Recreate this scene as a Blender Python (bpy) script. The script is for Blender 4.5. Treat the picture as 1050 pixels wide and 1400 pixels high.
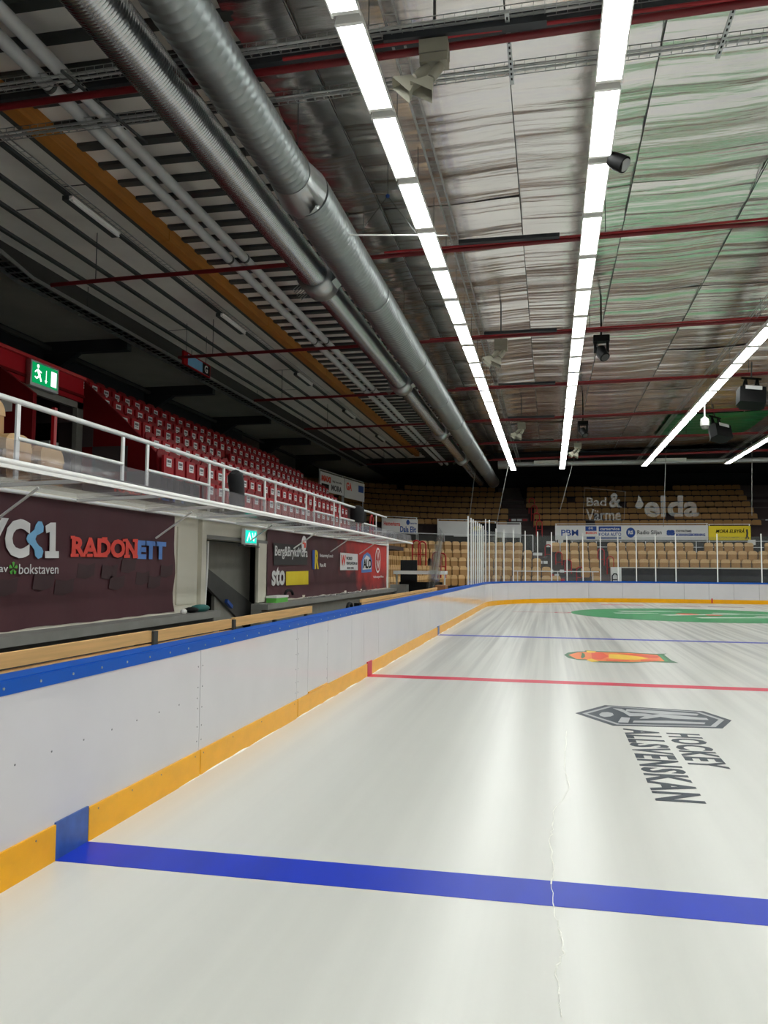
import bpy, math, random
from mathutils import Vector, Matrix, noise
random.seed(7)
for o in list(bpy.data.objects): bpy.data.objects.remove(o)
SC = bpy.context.scene
COL = SC.collection
PI = math.pi
# ------------------------------------------------------------------ camera
F, CU, CV, EYE = 1100.0, 525.0, 700.0, 1.62
_a = Vector((752-CU, 778-CV, F)).normalized()
_n = _a.cross(Vector((1, .0084, 0))).normalized()
if _n.y > 0: _n = -_n
_x = _a.cross(_n)
RW = Matrix((_x, _a, _n))            # rows: world x,y,z axes in camera (right,down,fwd) frame
cam_d = bpy.data.cameras.new('camera'); cam = bpy.data.objects.new('camera', cam_d); COL.objects.link(cam)
cam_d.sensor_fit = 'VERTICAL'; cam_d.sensor_height = 36.0; cam_d.lens = F/1400*36.0
cam_d.clip_start = .05; cam_d.clip_end = 300
R = Matrix((RW @ Vector((1,0,0)), RW @ Vector((0,-1,0)), RW @ Vector((0,0,-1)))).transposed()
cam.matrix_world = Matrix.Translation((0,0,EYE)) @ R.to_4x4()
SC.camera = cam
# ------------------------------------------------------------------ world, exposure
w = bpy.data.worlds.new('world'); SC.world = w; w.use_nodes = True
w.node_tree.nodes['Background'].inputs[0].default_value = (.6,.7,.8,1)
w.node_tree.nodes['Background'].inputs[1].default_value = .02
SC.view_settings.view_transform = 'Standard'; SC.view_settings.look = 'None'
SC.view_settings.exposure = 0.0; SC.view_settings.gamma = 1.0
SC.view_settings.use_curve_mapping = False
LAMP = 21.0
def at(u, v, ax, val):
    d = RW @ Vector((u-CU, v-CV, F)); C = Vector((0,0,EYE))
    return C + d*((val-C[ax])/d[ax])
# ------------------------------------------------------------------ materials
def s2l(c):
    return tuple((x/255/12.92 if x/255 <= .04045 else ((x/255+.055)/1.055)**2.4) for x in c)
MATS = {}
def mat(name, rgb, rough=.6, metal=0., var=.06, scale=6., stretch=(1,1,1), bump=0., bscale=40., spec=.5, rvar=0., coord='Object'):
    m = bpy.data.materials.new(name); m.use_nodes = True; nt = m.node_tree; N = nt.nodes; L = nt.links
    b = N['Principled BSDF']; c = s2l(rgb)
    tc = N.new('ShaderNodeTexCoord'); mp = N.new('ShaderNodeMapping'); mp.inputs['Scale'].default_value = stretch
    L.new(tc.outputs[coord], mp.inputs['Vector'])
    nz = N.new('ShaderNodeTexNoise'); nz.inputs['Scale'].default_value = scale; nz.inputs['Detail'].default_value = 5
    L.new(mp.outputs[0], nz.inputs['Vector'])
    mx = N.new('ShaderNodeMix'); mx.data_type = 'RGBA'
    mx.inputs[6].default_value = tuple(max(0, x*(1-var*2)) for x in c)+(1,)
    mx.inputs[7].default_value = tuple(min(1, x*(1+var*2)) for x in c)+(1,)
    L.new(nz.outputs[0], mx.inputs[0]); L.new(mx.outputs[2], b.inputs['Base Color'])
    b.inputs['Roughness'].default_value = rough; b.inputs['Metallic'].default_value = metal
    b.inputs['Specular IOR Level'].default_value = spec
    if rvar:
        mr = N.new('ShaderNodeMapRange'); mr.inputs[3].default_value = max(.02, rough-rvar); mr.inputs[4].default_value = rough+rvar
        L.new(nz.outputs[0], mr.inputs[0]); L.new(mr.outputs[0], b.inputs['Roughness'])
    if bump:
        n2 = N.new('ShaderNodeTexNoise'); n2.inputs['Scale'].default_value = bscale; n2.inputs['Detail'].default_value = 4
        L.new(mp.outputs[0], n2.inputs['Vector'])
        bp = N.new('ShaderNodeBump'); bp.inputs['Strength'].default_value = bump; bp.inputs['Distance'].default_value = .02
        L.new(n2.outputs[0], bp.inputs['Height']); L.new(bp.outputs[0], b.inputs['Normal'])
    MATS[name] = m; return m
def emit(name, rgb, strength):
    m = bpy.data.materials.new(name); m.use_nodes = True; nt = m.node_tree
    nt.nodes.remove(nt.nodes['Principled BSDF']); e = nt.nodes.new('ShaderNodeEmission')
    e.inputs[0].default_value = s2l(rgb)+(1,); e.inputs[1].default_value = strength
    nt.links.new(e.outputs[0], nt.nodes['Material Output'].inputs[0]); return m
def glass(name, tint, ior=1.45, rough=.03, haze=.0, hz=(200,200,200)):
    m = bpy.data.materials.new(name); m.use_nodes = True; nt = m.node_tree; N = nt.nodes; L = nt.links
    N.remove(N['Principled BSDF'])
    t = N.new('ShaderNodeBsdfTransparent'); t.inputs[0].default_value = tint+(1,)
    g = N.new('ShaderNodeBsdfGlossy'); g.inputs['Roughness'].default_value = rough
    lw = N.new('ShaderNodeLayerWeight'); lw.inputs[0].default_value = .5
    pw = N.new('ShaderNodeMath'); pw.operation = 'POWER'; pw.inputs[1].default_value = 4.5; L.new(lw.outputs['Facing'], pw.inputs[0])
    fr = N.new('ShaderNodeMath'); fr.operation = 'MULTIPLY_ADD'; fr.inputs[1].default_value = .45; fr.inputs[2].default_value = .03; L.new(pw.outputs[0], fr.inputs[0])
    mx = N.new('ShaderNodeMixShader'); L.new(fr.outputs[0], mx.inputs[0]); L.new(t.outputs[0], mx.inputs[1]); L.new(g.outputs[0], mx.inputs[2])
    out = mx
    if haze:
        d = N.new('ShaderNodeBsdfDiffuse'); d.inputs[0].default_value = s2l(hz)+(1,)
        m2 = N.new('ShaderNodeMixShader'); m2.inputs[0].default_value = haze
        L.new(mx.outputs[0], m2.inputs[1]); L.new(d.outputs[0], m2.inputs[2]); out = m2
    L.new(out.outputs[0], N['Material Output'].inputs[0]); return m

ICEW = (205,205,199)
m_ice = mat('ice', ICEW, .28, 0, .012, 1.2, (2.2,.12,1), 0, 18, .38, 0)
# skate and resurfacing streaks run along the rink: second, finer streak layer + slight far greying wear
nt = m_ice.node_tree; N = nt.nodes; L = nt.links; b = N['Principled BSDF']
tc = N.new('ShaderNodeTexCoord')
mp2 = N.new('ShaderNodeMapping'); mp2.inputs['Scale'].default_value = (5.5,.05,1); mp2.inputs['Rotation'].default_value = (0,0,.05)
L.new(tc.outputs['Object'], mp2.inputs['Vector'])
n3 = N.new('ShaderNodeTexNoise'); n3.inputs['Scale'].default_value = 1.0; n3.inputs['Detail'].default_value = 4; n3.inputs['Roughness'].default_value = .55
L.new(mp2.outputs[0], n3.inputs['Vector'])
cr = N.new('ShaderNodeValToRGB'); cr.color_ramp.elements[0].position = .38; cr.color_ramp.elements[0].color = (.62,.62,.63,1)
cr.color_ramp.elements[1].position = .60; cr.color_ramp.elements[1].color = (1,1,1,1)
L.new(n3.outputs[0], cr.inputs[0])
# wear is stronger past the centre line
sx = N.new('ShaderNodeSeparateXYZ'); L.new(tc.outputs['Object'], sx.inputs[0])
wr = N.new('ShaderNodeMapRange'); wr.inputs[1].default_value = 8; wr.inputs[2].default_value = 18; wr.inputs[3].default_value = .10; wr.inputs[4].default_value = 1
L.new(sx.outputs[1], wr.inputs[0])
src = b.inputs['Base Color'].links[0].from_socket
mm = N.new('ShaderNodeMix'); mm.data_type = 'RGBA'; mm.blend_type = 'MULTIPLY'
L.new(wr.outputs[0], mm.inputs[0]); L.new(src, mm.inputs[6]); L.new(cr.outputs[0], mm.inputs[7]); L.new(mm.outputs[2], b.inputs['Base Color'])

def icepaint(name, rgb, rough=.3): return mat(name, rgb, rough+.08, 0, .09, 2.0, (2.5,.5,1), 0, 18, .18)
m_blue = icepaint('ice_blue', (22,52,178)); m_red = icepaint('ice_red', (200,36,68)); m_green = icepaint('ice_green', (50,138,84))
m_navy = icepaint('ice_navy', (26,40,54)); m_igrey = icepaint('ice_grey', (168,170,172)); m_iwhite = icepaint('ice_white', (212,212,207))
m_orange = icepaint('ice_orange', (232,120,52)); m_iyel = icepaint('ice_yellow', (228,190,40)); m_ired2 = icepaint('ice_logo_red', (216,70,40)); m_dgreen = icepaint('ice_dark_green', (36,104,66))
m_snow = mat('snow', (240,240,232), .9, 0, .05, 30, bump=.6, bscale=50)
m_board = mat('board_white', (206,203,206), .08, 0, .025, 2.2, (1,1,1), .012, 8, .5, .03)
m_kick = mat('kick_yellow', (238,170,6), .3, 0, .06, 5, (1,1,2), .05, 20, .3)
m_kblue = mat('kick_blue', (48,88,160), .4, 0, .2, 14)
m_cap = mat('cap_blue', (0,80,176), .5, 0, .05, 5, spec=.22)
m_screw = mat('screw', (170,175,180), .4, .8)
m_dots = mat('dark_dot', (120,120,122), .6)
m_conc = mat('concrete', (140,138,132), .8, 0, .12, 3, bump=.1)
m_ledge = mat('ledge_grey', (128,128,124), .6, 0, .1, 4)
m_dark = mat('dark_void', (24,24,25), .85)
m_darkgrey = mat('dark_grey', (62,62,60), .7, 0, .08)
m_stair = mat('stair_grey', (124,123,116), .6, 0, .08)
m_cream = mat('cream_wall', (208,204,188), .55, 0, .03, 2)
m_wood = mat('pine', (226,180,120), .55, 0, .13, 3, (3,.6,14), .05, 20)
m_glulam = mat('glulam', (182,118,48), .55, 0, .16, 4, (4,.35,6), .05, 20)
m_ply = mat('plywood_end', (150,104,66), .6)
m_deck = mat('roof_deck', (244,238,230), .75, 0, .07, 1.3, bump=.1, bscale=6)
m_soffit = mat('soffit', (170,168,158), .8, 0, .1, 1.3)
m_batten = mat('batten', (70,74,73), .6, 0, .1)
m_foil = mat('foil', (232,228,226), .21, 1.0, .05, 1.2, (.3,2.6,1), .6, 3.2, .5, .06)
m_gpatch = mat('green_patch', (24,128,72), .35, .55, .1, 2, (.35,2.2,1), .5, 2.6)
m_galv = mat('galvanised', (176,180,180), .32, .9, .08, 8)
m_ductA = mat('spiral_duct_bright', (186,190,192), .27, 1, .06, 5)
m_ductB = mat('spiral_duct_dull', (140,146,146), .42, .9, .1, 5)
m_bluegrey = mat('white_pipe', (188,190,190), .45, 0, .04)
m_pipe = mat('red_pipe', (112,16,24), .45, 0, .12, 4)
m_cable = mat('red_cable', (150,20,30), .5)
m_beamdk = mat('steel_beam', (52,56,60), .5, .3)
m_white = mat('white_metal', (240,240,237), .4, 0, .02)
m_rail = mat('rail_white', (234,236,236), .35, .1, .02)
m_beigeplastic = mat('horn_beige', (150,147,132), .6)
m_black = mat('black', (9,9,10), .7, spec=.2)
m_blackcloth = mat('black_cloth', (26,27,30), .9, bump=.3, bscale=12)
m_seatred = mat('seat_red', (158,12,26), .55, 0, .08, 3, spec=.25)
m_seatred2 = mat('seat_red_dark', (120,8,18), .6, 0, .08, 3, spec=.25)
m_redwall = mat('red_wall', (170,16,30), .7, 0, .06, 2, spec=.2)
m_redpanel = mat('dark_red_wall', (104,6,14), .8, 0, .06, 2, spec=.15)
m_redrail = mat('red_rail', (186,24,34), .4)
m_upseat_shaded = mat('seat_upper_shaded', (150,112,66), .6, 0, .08, 2, spec=.25)  # dim light of the upper tier put into the colour, darker than lower seats
m_seatbeige = mat('seat_beige', (218,178,124), .45, 0, .07, 2)
m_seatbeige2 = mat('seat_tan', (176,132,80), .5, 0, .07, 2)
m_sticker = mat('sticker', (226,226,226), .5)
m_ink = mat('ink', (60,60,66), .6)
m_step = mat('step_grey', (84,76,74), .8, 0, .1)
m_stepd = mat('step_dark', (60,46,46), .8, 0, .1)
m_navywall = mat('navy_wall', (22,30,38), .8, 0, .1)
m_maroon = mat('maroon_banner', (72,32,40), .62, 0, .12, 1.1, (1,1,1), .25, 3)
# printed red flare at the far end of the second banner: colour follows the cloth's own length
m_maroon2 = mat('maroon_banner_flare', (72,32,40), .62, 0, .12, 1.1, (1,1,1), .25, 3)
nt = m_maroon2.node_tree; N = nt.nodes; L = nt.links; b = N['Principled BSDF']
tc = N.new('ShaderNodeTexCoord'); sx = N.new('ShaderNodeSeparateXYZ'); L.new(tc.outputs['Object'], sx.inputs[0])
nz = N.new('ShaderNodeTexNoise'); nz.inputs['Scale'].default_value = 1.6; nz.inputs['Detail'].default_value = 6; L.new(tc.outputs['Object'], nz.inputs['Vector'])
mr = N.new('ShaderNodeMapRange'); mr.inputs[1].default_value = 18.2; mr.inputs[2].default_value = 23.5; mr.inputs[3].default_value = -.35; mr.inputs[4].default_value = .55; L.new(sx.outputs[1], mr.inputs[0])
zr_ = N.new('ShaderNodeMapRange'); zr_.inputs[1].default_value = 1.0; zr_.inputs[2].default_value = 1.7; zr_.inputs[3].default_value = -.45; zr_.inputs[4].default_value = 0; L.new(sx.outputs[2], zr_.inputs[0])
a1 = N.new('ShaderNodeMath'); a1.operation = 'ADD'; L.new(mr.outputs[0], a1.inputs[0]); L.new(zr_.outputs[0], a1.inputs[1])
a2 = N.new('ShaderNodeMath'); a2.operation = 'ADD'; L.new(a1.outputs[0], a2.inputs[0]); L.new(nz.outputs[0], a2.inputs[1])
st_ = N.new('ShaderNodeMapRange'); st_.inputs[1].default_value = .45; st_.inputs[2].default_value = .95; L.new(a2.outputs[0], st_.inputs[0])
src = b.inputs['Base Color'].links[0].from_socket; mm = N.new('ShaderNodeMix'); mm.data_type = 'RGBA'; mm.inputs[7].default_value = s2l((196,50,44))+(1,)
L.new(st_.outputs[0], mm.inputs[0]); L.new(src, mm.inputs[6]); L.new(mm.outputs[2], b.inputs['Base Color'])
m_charcoal = mat('banner_shape', (60,36,40), .65)
m_charcoal2 = mat('banner_patch', (44,42,42), .65)
m_bwhite = mat('banner_white', (222,222,222), .6, 0, .02)
m_bred = mat('banner_red', (226,72,60), .6); m_bblue = mat('banner_blue', (92,136,206), .6); m_lblue = mat('banner_light_blue', (120,180,222), .6)
m_leaf = mat('banner_green', (90,180,70), .6); m_byel = mat('banner_yellow', (232,208,30), .6, 0, .02); m_dblue = mat('print_blue', (24,70,150), .6)
m_bredglow = mat('banner_red_flare', (168,52,46), .6, 0, .3, 2.5); m_pink = mat('seat_pink', (196,92,92), .6)
m_paper = mat('paper_white', (222,222,218), .7)
m_glass = glass('clear_glass', (.93,.94,.94), 1.35, .02, .03)
m_canopy = glass('canopy_glass', (.93,.93,.94), 1.5, .05, .12, (190,186,190))
m_print = glass('printed_letter', (.95,.95,.95), 1.1, .5, .13, (200,200,200))
m_green_e = emit('exit_green', (10,150,84), 1.1); m_white_e = emit('exit_white', (235,250,245), 1.6); m_teal_e = emit('exit_teal', (30,200,180), 1.6)
m_lamp = emit('lamp_diffuser', (251,255,251), LAMP)
m_teal = mat('teal_cloth', (22,96,92), .7)

# ------------------------------------------------------------------ mesh builder
class MB:
    def __init__(s): s.v = []; s.f = []; s.sm = []
    def add(s, vs, fs, smooth=False):
        o = len(s.v); s.v += [tuple(v) for v in vs]; s.f += [tuple(o+i for i in f) for f in fs]; s.sm += [smooth]*len(fs); return s
    def box(s, x0, x1, y0, y1, z0, z1):
        vs = [(x,y,z) for z in (z0,z1) for y in (y0,y1) for x in (x0,x1)]
        return s.add(vs, [(0,2,3,1),(4,5,7,6),(0,1,5,4),(2,6,7,3),(0,4,6,2),(1,3,7,5)])
    def bar(s, p, q, wx, wz, up=(0,0,1)):
        p = Vector(p); q = Vector(q); d = (q-p).normalized(); u = Vector(up)
        if abs(d.dot(u)) > .98: u = Vector((1,0,0))
        a = d.cross(u).normalized(); b = a.cross(d).normalized(); vs = []
        for c in (p,q):
            for i,j in ((-1,-1),(1,-1),(1,1),(-1,1)): vs.append(c+a*wx/2*i+b*wz/2*j)
        return s.add(vs, [(0,1,2,3),(7,6,5,4),(0,4,5,1),(1,5,6,2),(2,6,7,3),(3,7,4,0)])
    def tube(s, pts, r, n=10, cap=True):
        pts = [Vector(p) for p in pts]; k = len(pts); rs = r if isinstance(r, (list,tuple)) else [r]*k
        vs = []; prev = None
        for i,p in enumerate(pts):
            d = (pts[min(i+1,k-1)]-pts[max(i-1,0)]).normalized()
            if prev is None:
                u = Vector((0,0,1)) if abs(d.z) < .9 else Vector((1,0,0)); a = d.cross(u).normalized()
            else: a = (prev - d*prev.dot(d)).normalized()
            prev = a; b = d.cross(a)
            for j in range(n):
                t = 2*PI*j/n; vs.append(p+(a*math.cos(t)+b*math.sin(t))*rs[i])
        fs = [(i*n+j, i*n+(j+1)%n, (i+1)*n+(j+1)%n, (i+1)*n+j) for i in range(k-1) for j in range(n)]
        s.add(vs, fs, True)
        if cap: s.add(vs[:n], [tuple(range(n))[::-1]]); s.add(vs[-n:], [tuple(range(n))])
        return s
    def prism(s, poly, fn, h0, h1):
        """poly 2D; fn(a,b,h)->3D ; extruded h0..h1"""
        n = len(poly); vs = [fn(a,b,h0) for a,b in poly]+[fn(a,b,h1) for a,b in poly]
        fs = [tuple(range(n))[::-1], tuple(range(n,2*n))]+[(i,(i+1)%n,n+(i+1)%n,n+i) for i in range(n)]
        return s.add(vs, fs)
    def sphere(s, c, r, n=10, sc=(1,1,1)):
        c = Vector(c); vs = []; m = n//2+1
        for i in range(m+1):
            t = PI*i/m
            for j in range(n):
                a = 2*PI*j/n; vs.append((c.x+r*sc[0]*math.sin(t)*math.cos(a), c.y+r*sc[1]*math.sin(t)*math.sin(a), c.z+r*sc[2]*math.cos(t)))
        return s.add(vs, [(i*n+j,(i+1)*n+j,(i+1)*n+(j+1)%n,i*n+(j+1)%n) for i in range(m) for j in range(n)], True)
    def mesh(s, name, m):
        me = bpy.data.meshes.new(name); me.from_pydata(s.v, [], s.f); me.materials.append(m)
        me.polygons.foreach_set('use_smooth', s.sm); me.update(); return me
    def build(s, name, m, parent=None, **kw):
        return link(name, s.mesh(name, m), parent, **kw)
def link(name, me, parent=None, label=None, cat=None, group=None, kind=None):
    o = bpy.data.objects.new(name, me); COL.objects.link(o)
    if parent: o.parent = parent
    tag(o, label, cat, group, kind); return o
def tag(o, label=None, cat=None, group=None, kind=None):
    if label: o['label'] = label
    if cat: o['category'] = cat
    if group: o['group'] = group
    if kind: o['kind'] = kind
    return o
def thing(name, label, cat, loc=(0,0,0), rz=0, group=None):
    o = bpy.data.objects.new(name, None); COL.objects.link(o); o.location = loc; o.rotation_euler = (0,0,rz); o.empty_display_size = .1
    return tag(o, label, cat, group)
def dup(o, parent=None):
    c = o.copy(); COL.objects.link(c); c.parent = parent
    for ch in list(o.children): dup(ch, c)
    return c
ORD = lambda n: str(n)+('th' if 10 <= n % 100 <= 20 else {1:'st',2:'nd',3:'rd'}.get(n % 10, 'th'))
def text_mesh(name, txt, m, width=None, height=None, bold=.0, ext=.004, spacing=1.0, italic=0):
    cu = bpy.data.curves.new(name, 'FONT'); cu.body = txt; cu.size = 1; cu.offset = bold; cu.extrude = .5; cu.space_character = spacing; cu.shear = italic
    cu.resolution_u = 3
    ob = bpy.data.objects.new(name, cu); COL.objects.link(ob)
    dg = bpy.context.evaluated_depsgraph_get(); me = bpy.data.meshes.new_from_object(ob.evaluated_get(dg))
    bpy.data.objects.remove(ob)
    xs = [v.co.x for v in me.vertices]; ys = [v.co.y for v in me.vertices]
    x0,x1,y0,y1 = min(xs),max(xs),min(ys),max(ys)
    sx = width/(x1-x0) if width else None; sy = height/(y1-y0) if height else None
    sx = sx or sy; sy = sy or sx
    for v in me.vertices: v.co = ((v.co.x-x0)*sx, (v.co.y-y0)*sy, v.co.z*ext)
    me.materials.clear(); me.materials.append(m); me.name = name; return me
def text(name, txt, m, org, ux, uy, width, height, parent, **k):
    """lower-left origin, ux reading direction, uy letter-up direction"""
    me = text_mesh(name, txt, m, width, height, **k); ux = Vector(ux).normalized(); uy = Vector(uy).normalized(); uz = ux.cross(uy)
    M = Matrix((ux,uy,uz)).transposed()
    for v in me.vertices: v.co = Vector(org) + M @ v.co
    return link(name, me, parent)

# =================================================================== ICE AND BOARDS
BX0, BX1, BY0, BY1, BR = -2.68, 26.7, -18.1, 42.0, 8.0
MIDY, MIDX = 11.95, 12.0
def rr(off=0., n=14):
    """rink outline, offset outward by off; starts on the left board at the near corner and runs away from the camera"""
    x0,x1,y0,y1 = BX0-off, BX1+off, BY0-off, BY1+off; r = BR+off; P = []
    for cx,cy,a0 in ((x0+r,y1-r,180),(x1-r,y1-r,90),(x1-r,y0+r,0),(x0+r,y0+r,-90)):
        for i in range(n+1):
            a = math.radians(a0-90*i/n); P.append((cx+r*math.cos(a), cy+r*math.sin(a)))
    return P
floor = MB().box(-20, 40, -26, 62, -.25, -.05).build('floor', m_conc, kind='structure', label='dark concrete arena floor around the rink')
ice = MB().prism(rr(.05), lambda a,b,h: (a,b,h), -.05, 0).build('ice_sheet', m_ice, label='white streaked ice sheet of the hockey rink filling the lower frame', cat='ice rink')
PZ = .0015
def decal(name, poly, m, z=PZ, parent=ice, t=.0012):
    return MB().prism(poly, lambda a,b,h: (a,b,h), z-.001, z+t-.001).build(name, m, parent)
def rect(x0,x1,y0,y1): return [(x0,y0),(x1,y0),(x1,y1),(x0,y1)]
decal('blue_line', rect(BX0,BX1,4.08,4.40), m_blue)
decal('blue_line', rect(BX0,BX1,19.45,19.75), m_blue)
decal('centre_line', rect(BX0,BX1,11.80,12.10), m_red)
decal('goal_line', rect(BX0+1.6,BX1-1.6,37.95,38.0), m_red)
def circ(cx,cy,r,n=40,ry=None): return [(cx+r*math.cos(2*PI*i/n), cy+(ry or r)*math.sin(2*PI*i/n)) for i in range(n)]
gc = (5.25, 31.2)
decal('faceoff_circle_logo', circ(gc[0],gc[1],4.5), m_green)
def ringpoly(cx,cy,r0,r1,a0,a1,n=16):
    A = [math.radians(a0+(a1-a0)*i/n) for i in range(n+1)]
    return [(cx+r1*math.cos(a),cy+r1*math.sin(a)) for a in A]+[(cx+r0*math.cos(a),cy+r0*math.sin(a)) for a in A[::-1]]
for (x0,y0,x1,y1,ww) in ((-2.6,1.6,-.2,2.4,.5),(-1.2,-.6,1.6,.9,.55),(-.3,-1.9,2.4,-1.0,.5),(.8,1.5,2.9,.6,.4),(-2.9,.2,-1.3,.5,.35),(1.9,-.4,3.7,-.2,.4)):
    d = Vector((x1-x0,y1-y0)).normalized(); nn = Vector((-d.y,d.x))*ww/2; g = Vector(gc)
    a = Vector((x0,y0)); c = Vector((x1,y1))
    decal('logo_stroke', [tuple(g+a-nn), tuple(g+c-nn*.4), tuple(g+c+nn*.4), tuple(g+a+nn)], m_iwhite, PZ+.0012)
decal('logo_dot', circ(gc[0]-.3,gc[1]+.35,.42,12), m_ired2, PZ+.0024)
decal('logo_dot', circ(gc[0]+.55,gc[1]-.1,.3,12), m_ired2, PZ+.0024)
decal('faceoff_mark', ringpoly(.45,31.0,.22,.32,0,350), m_red)
decal('faceoff_mark', rect(-1.4,.2,30.98,31.05), m_red)
text('ice_lettering', 'ALFTA', m_ired2, (2.3,38.5,PZ), (1,0,0), (0,1,0), 1.9, .75, ice, bold=.03, ext=.001) if False else None
decal('ice_stripe', rect(2.3,4.2,38.7,39.1), m_red); decal('ice_stripe', rect(4.9,6.6,38.3,38.6), m_navy); decal('ice_stripe', rect(6.9,8.4,38.2,38.5), m_navy)
# long league badge, drawn from its own corner points on the ice (metres)
HEX = [(.27,9.458),(.634,10.098),(1.722,9.955),(1.917,9.432),(1.729,8.937),(.632,8.808)]
def inset(P, k, c=(1.1,9.45)): return [(c[0]+(x-c[0])*k, c[1]+(y-c[1])*k*0.98) for x,y in P]
decal('badge', HEX, m_navy)
decal('badge_border', inset(HEX,.91), m_igrey, PZ+.0006)
decal('badge_field', inset(HEX,.84), m_navy, PZ+.0012)
zz = 4.565
def zp(L): return [tuple(at(780+a/zz, 955+b/zz, 2, 0)[:2]) for a,b in L]
decal('badge_eye', zp([(178,100),(196,88),(232,86),(262,93),(270,105),(250,114),(212,117),(186,110)]), m_igrey, PZ+.0018)
for L in ([(262,62),(318,66),(375,92),(470,96),(520,104),(478,112),(368,112),(330,88)],
          [(318,118),(372,122),(360,153),(296,150)], [(395,140),(600,140),(842,152),(836,162),(600,156),(388,151)],
          [(350,68),(560,80),(800,98),(790,108),(560,98),(345,80)],
          [(470,108),(560,98),(850,124),(862,136),(640,128),(560,116),(480,128),(430,128)]):
    decal('badge_stripe', zp(L), m_igrey, PZ+.0018)
text('ice_lettering', 'HOCKEY', m_navy, (1.12,8.56,PZ), (0,-1,0), (1,0,0), 1.42, .32, ice, bold=.034, ext=.001, spacing=1.14)
text('ice_lettering', 'ALLSVENSKAN', m_navy, (.715,8.68,PZ), (0,-1,0), (1,0,0), 2.62, .345, ice, bold=.034, ext=.001, spacing=1.14)
# orange crest near centre ice
zz2 = 1050/290.
def zq(L): return [tuple(at(760+a/zz2, 820+b/zz2, 2, 0)[:2]) for a,b in L]
decal('crest', zq([(40,273),(60,262),(105,256),(140,256),(150,250),(190,254),(360,260),(420,265),(500,268),(548,267),(535,272),(572,300),(606,313),(560,312),(470,308),(380,313),(240,311),(180,308),(160,300),(110,298),(62,288)]), m_dgreen)
decal('crest_field', zq([(62,273),(110,260),(170,258),(360,264),(500,273),(545,304),(380,308),(200,304),(160,296),(100,293)]), m_orange, PZ+.0006)
for L in ([(175,262),(230,262),(262,280),(225,296),(178,292)], [(300,265),(420,270),(520,280),(500,290),(380,282)], [(250,296),(360,300),(370,305),(250,303)], [(420,296),(520,300),(500,304),(420,303)]):
    decal('crest_red', zq(L), m_ired2, PZ+.0012)
for L in ([(150,252),(200,256),(190,263),(155,262)], [(150,298),(178,292),(212,306),(176,308)], [(262,270),(330,272),(430,284),(460,292),(400,298),(330,296),(262,290)]):
    decal('crest_yellow', zq(L), m_iyel, PZ+.0018)
decal('crest_green', zq([(500,270),(520,272),(560,306),(540,306)]), m_green, PZ+.0024)
decal('crest_green', zq([(128,262),(142,268),(145,282),(130,292),(124,284),(128,270)]), m_dgreen, PZ+.0024)
# hairline crack and snow line
pts = [(775,1000),(772,1050),(780,1078),(757,1110),(755,1135),(752,1150),(757,1190),(755,1215),(758,1250),(766,1275),(770,1305),(761,1325),(764,1370),(768,1398)]
P = [at(u,v,2,0) for u,v in pts]; PP = []
for i in range(len(P)-1):
    for k in range(5):
        q = P[i].lerp(P[i+1], k/5); PP.append(q+Vector((random.uniform(-.008,.008),0,0)))
mb = MB()
for i in range(len(PP)-1):
    a,c = PP[i],PP[i+1]; w_ = random.uniform(.001,.0045)
    mb.add([(a.x-w_,a.y,.0035),(a.x+w_,a.y,.0035),(c.x+w_,c.y,.0035),(c.x-w_,c.y,.0035)], [(0,1,2,3)])
mb.build('crack', m_snow, ice)
mb = MB(); y = -2.
prev = None
while y < 33:
    wd = .010+.03*abs(noise.noise(Vector((y*1.7,0,0))))+.02*abs(noise.noise(Vector((y*9,3,0)))) ; h = .01+.6*wd*.3
    if y < 5.5: wd *= .3
    cur = [(BX0,y,h),(BX0+wd*.6,y,h*.8),(BX0+wd,y,.001)]
    if prev: mb.add(prev+cur, [(0,1,4,3),(1,2,5,4)], True)
    prev = cur; y += .2
mb.build('snow_edge', m_snow, ice, kind='stuff')

# ---- dasher boards
boards = thing('rink_boards', 'white hockey rink boards with yellow kick plate and blue top cap', 'rink boards')
OUT = rr(0); 
def path_pts(off): return rr(off)
# cumulative path: left board near->far, corner, end, etc.
def ribbon(P0, P1, z0, z1):
    mb = MB(); n = len(P0)
    vs = [(x,y,z0) for x,y in P0]+[(x,y,z0) for x,y in P1]+[(x,y,z1) for x,y in P0]+[(x,y,z1) for x,y in P1]
    fs = []
    for i in range(n-1):
        fs += [(i,i+1,2*n+i+1,2*n+i),(n+i+1,n+i,3*n+i,3*n+i+1),(2*n+i,2*n+i+1,3*n+i+1,3*n+i),(i+1,i,n+i,n+i+1)]
    fs += [(0,2*n,3*n,n),(n-1,2*n-1,4*n-1,3*n-1)]
    return mb.add(vs, fs)
def seg_path(off, y0=None, y1=None): return [(BX0-off,y0),(BX0-off,y1)]
corner = rr(0)[:15]
def offp(P, off, cx, cy):
    out = []
    for x,y in P:
        d = Vector((x-cx,y-cy)).normalized(); out.append((x+d.x*off, y+d.y*off))
    return out
BH = .965
seams = [-9,-6.5,-4,-1.5,1.4,5.94,8.41,8.81,9.63,10.85,11.6,12.63,15.39,18.17,20.59,23.0,25.4,27.8,30.2,32.2,34.0]
for i in range(len(seams)-1):
    a,c = seams[i]+.004, seams[i+1]-.004
    MB().box(BX0-.025, BX0, a, c, .19, BH).build('panel', m_kblue if False else m_board, boards)
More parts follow.
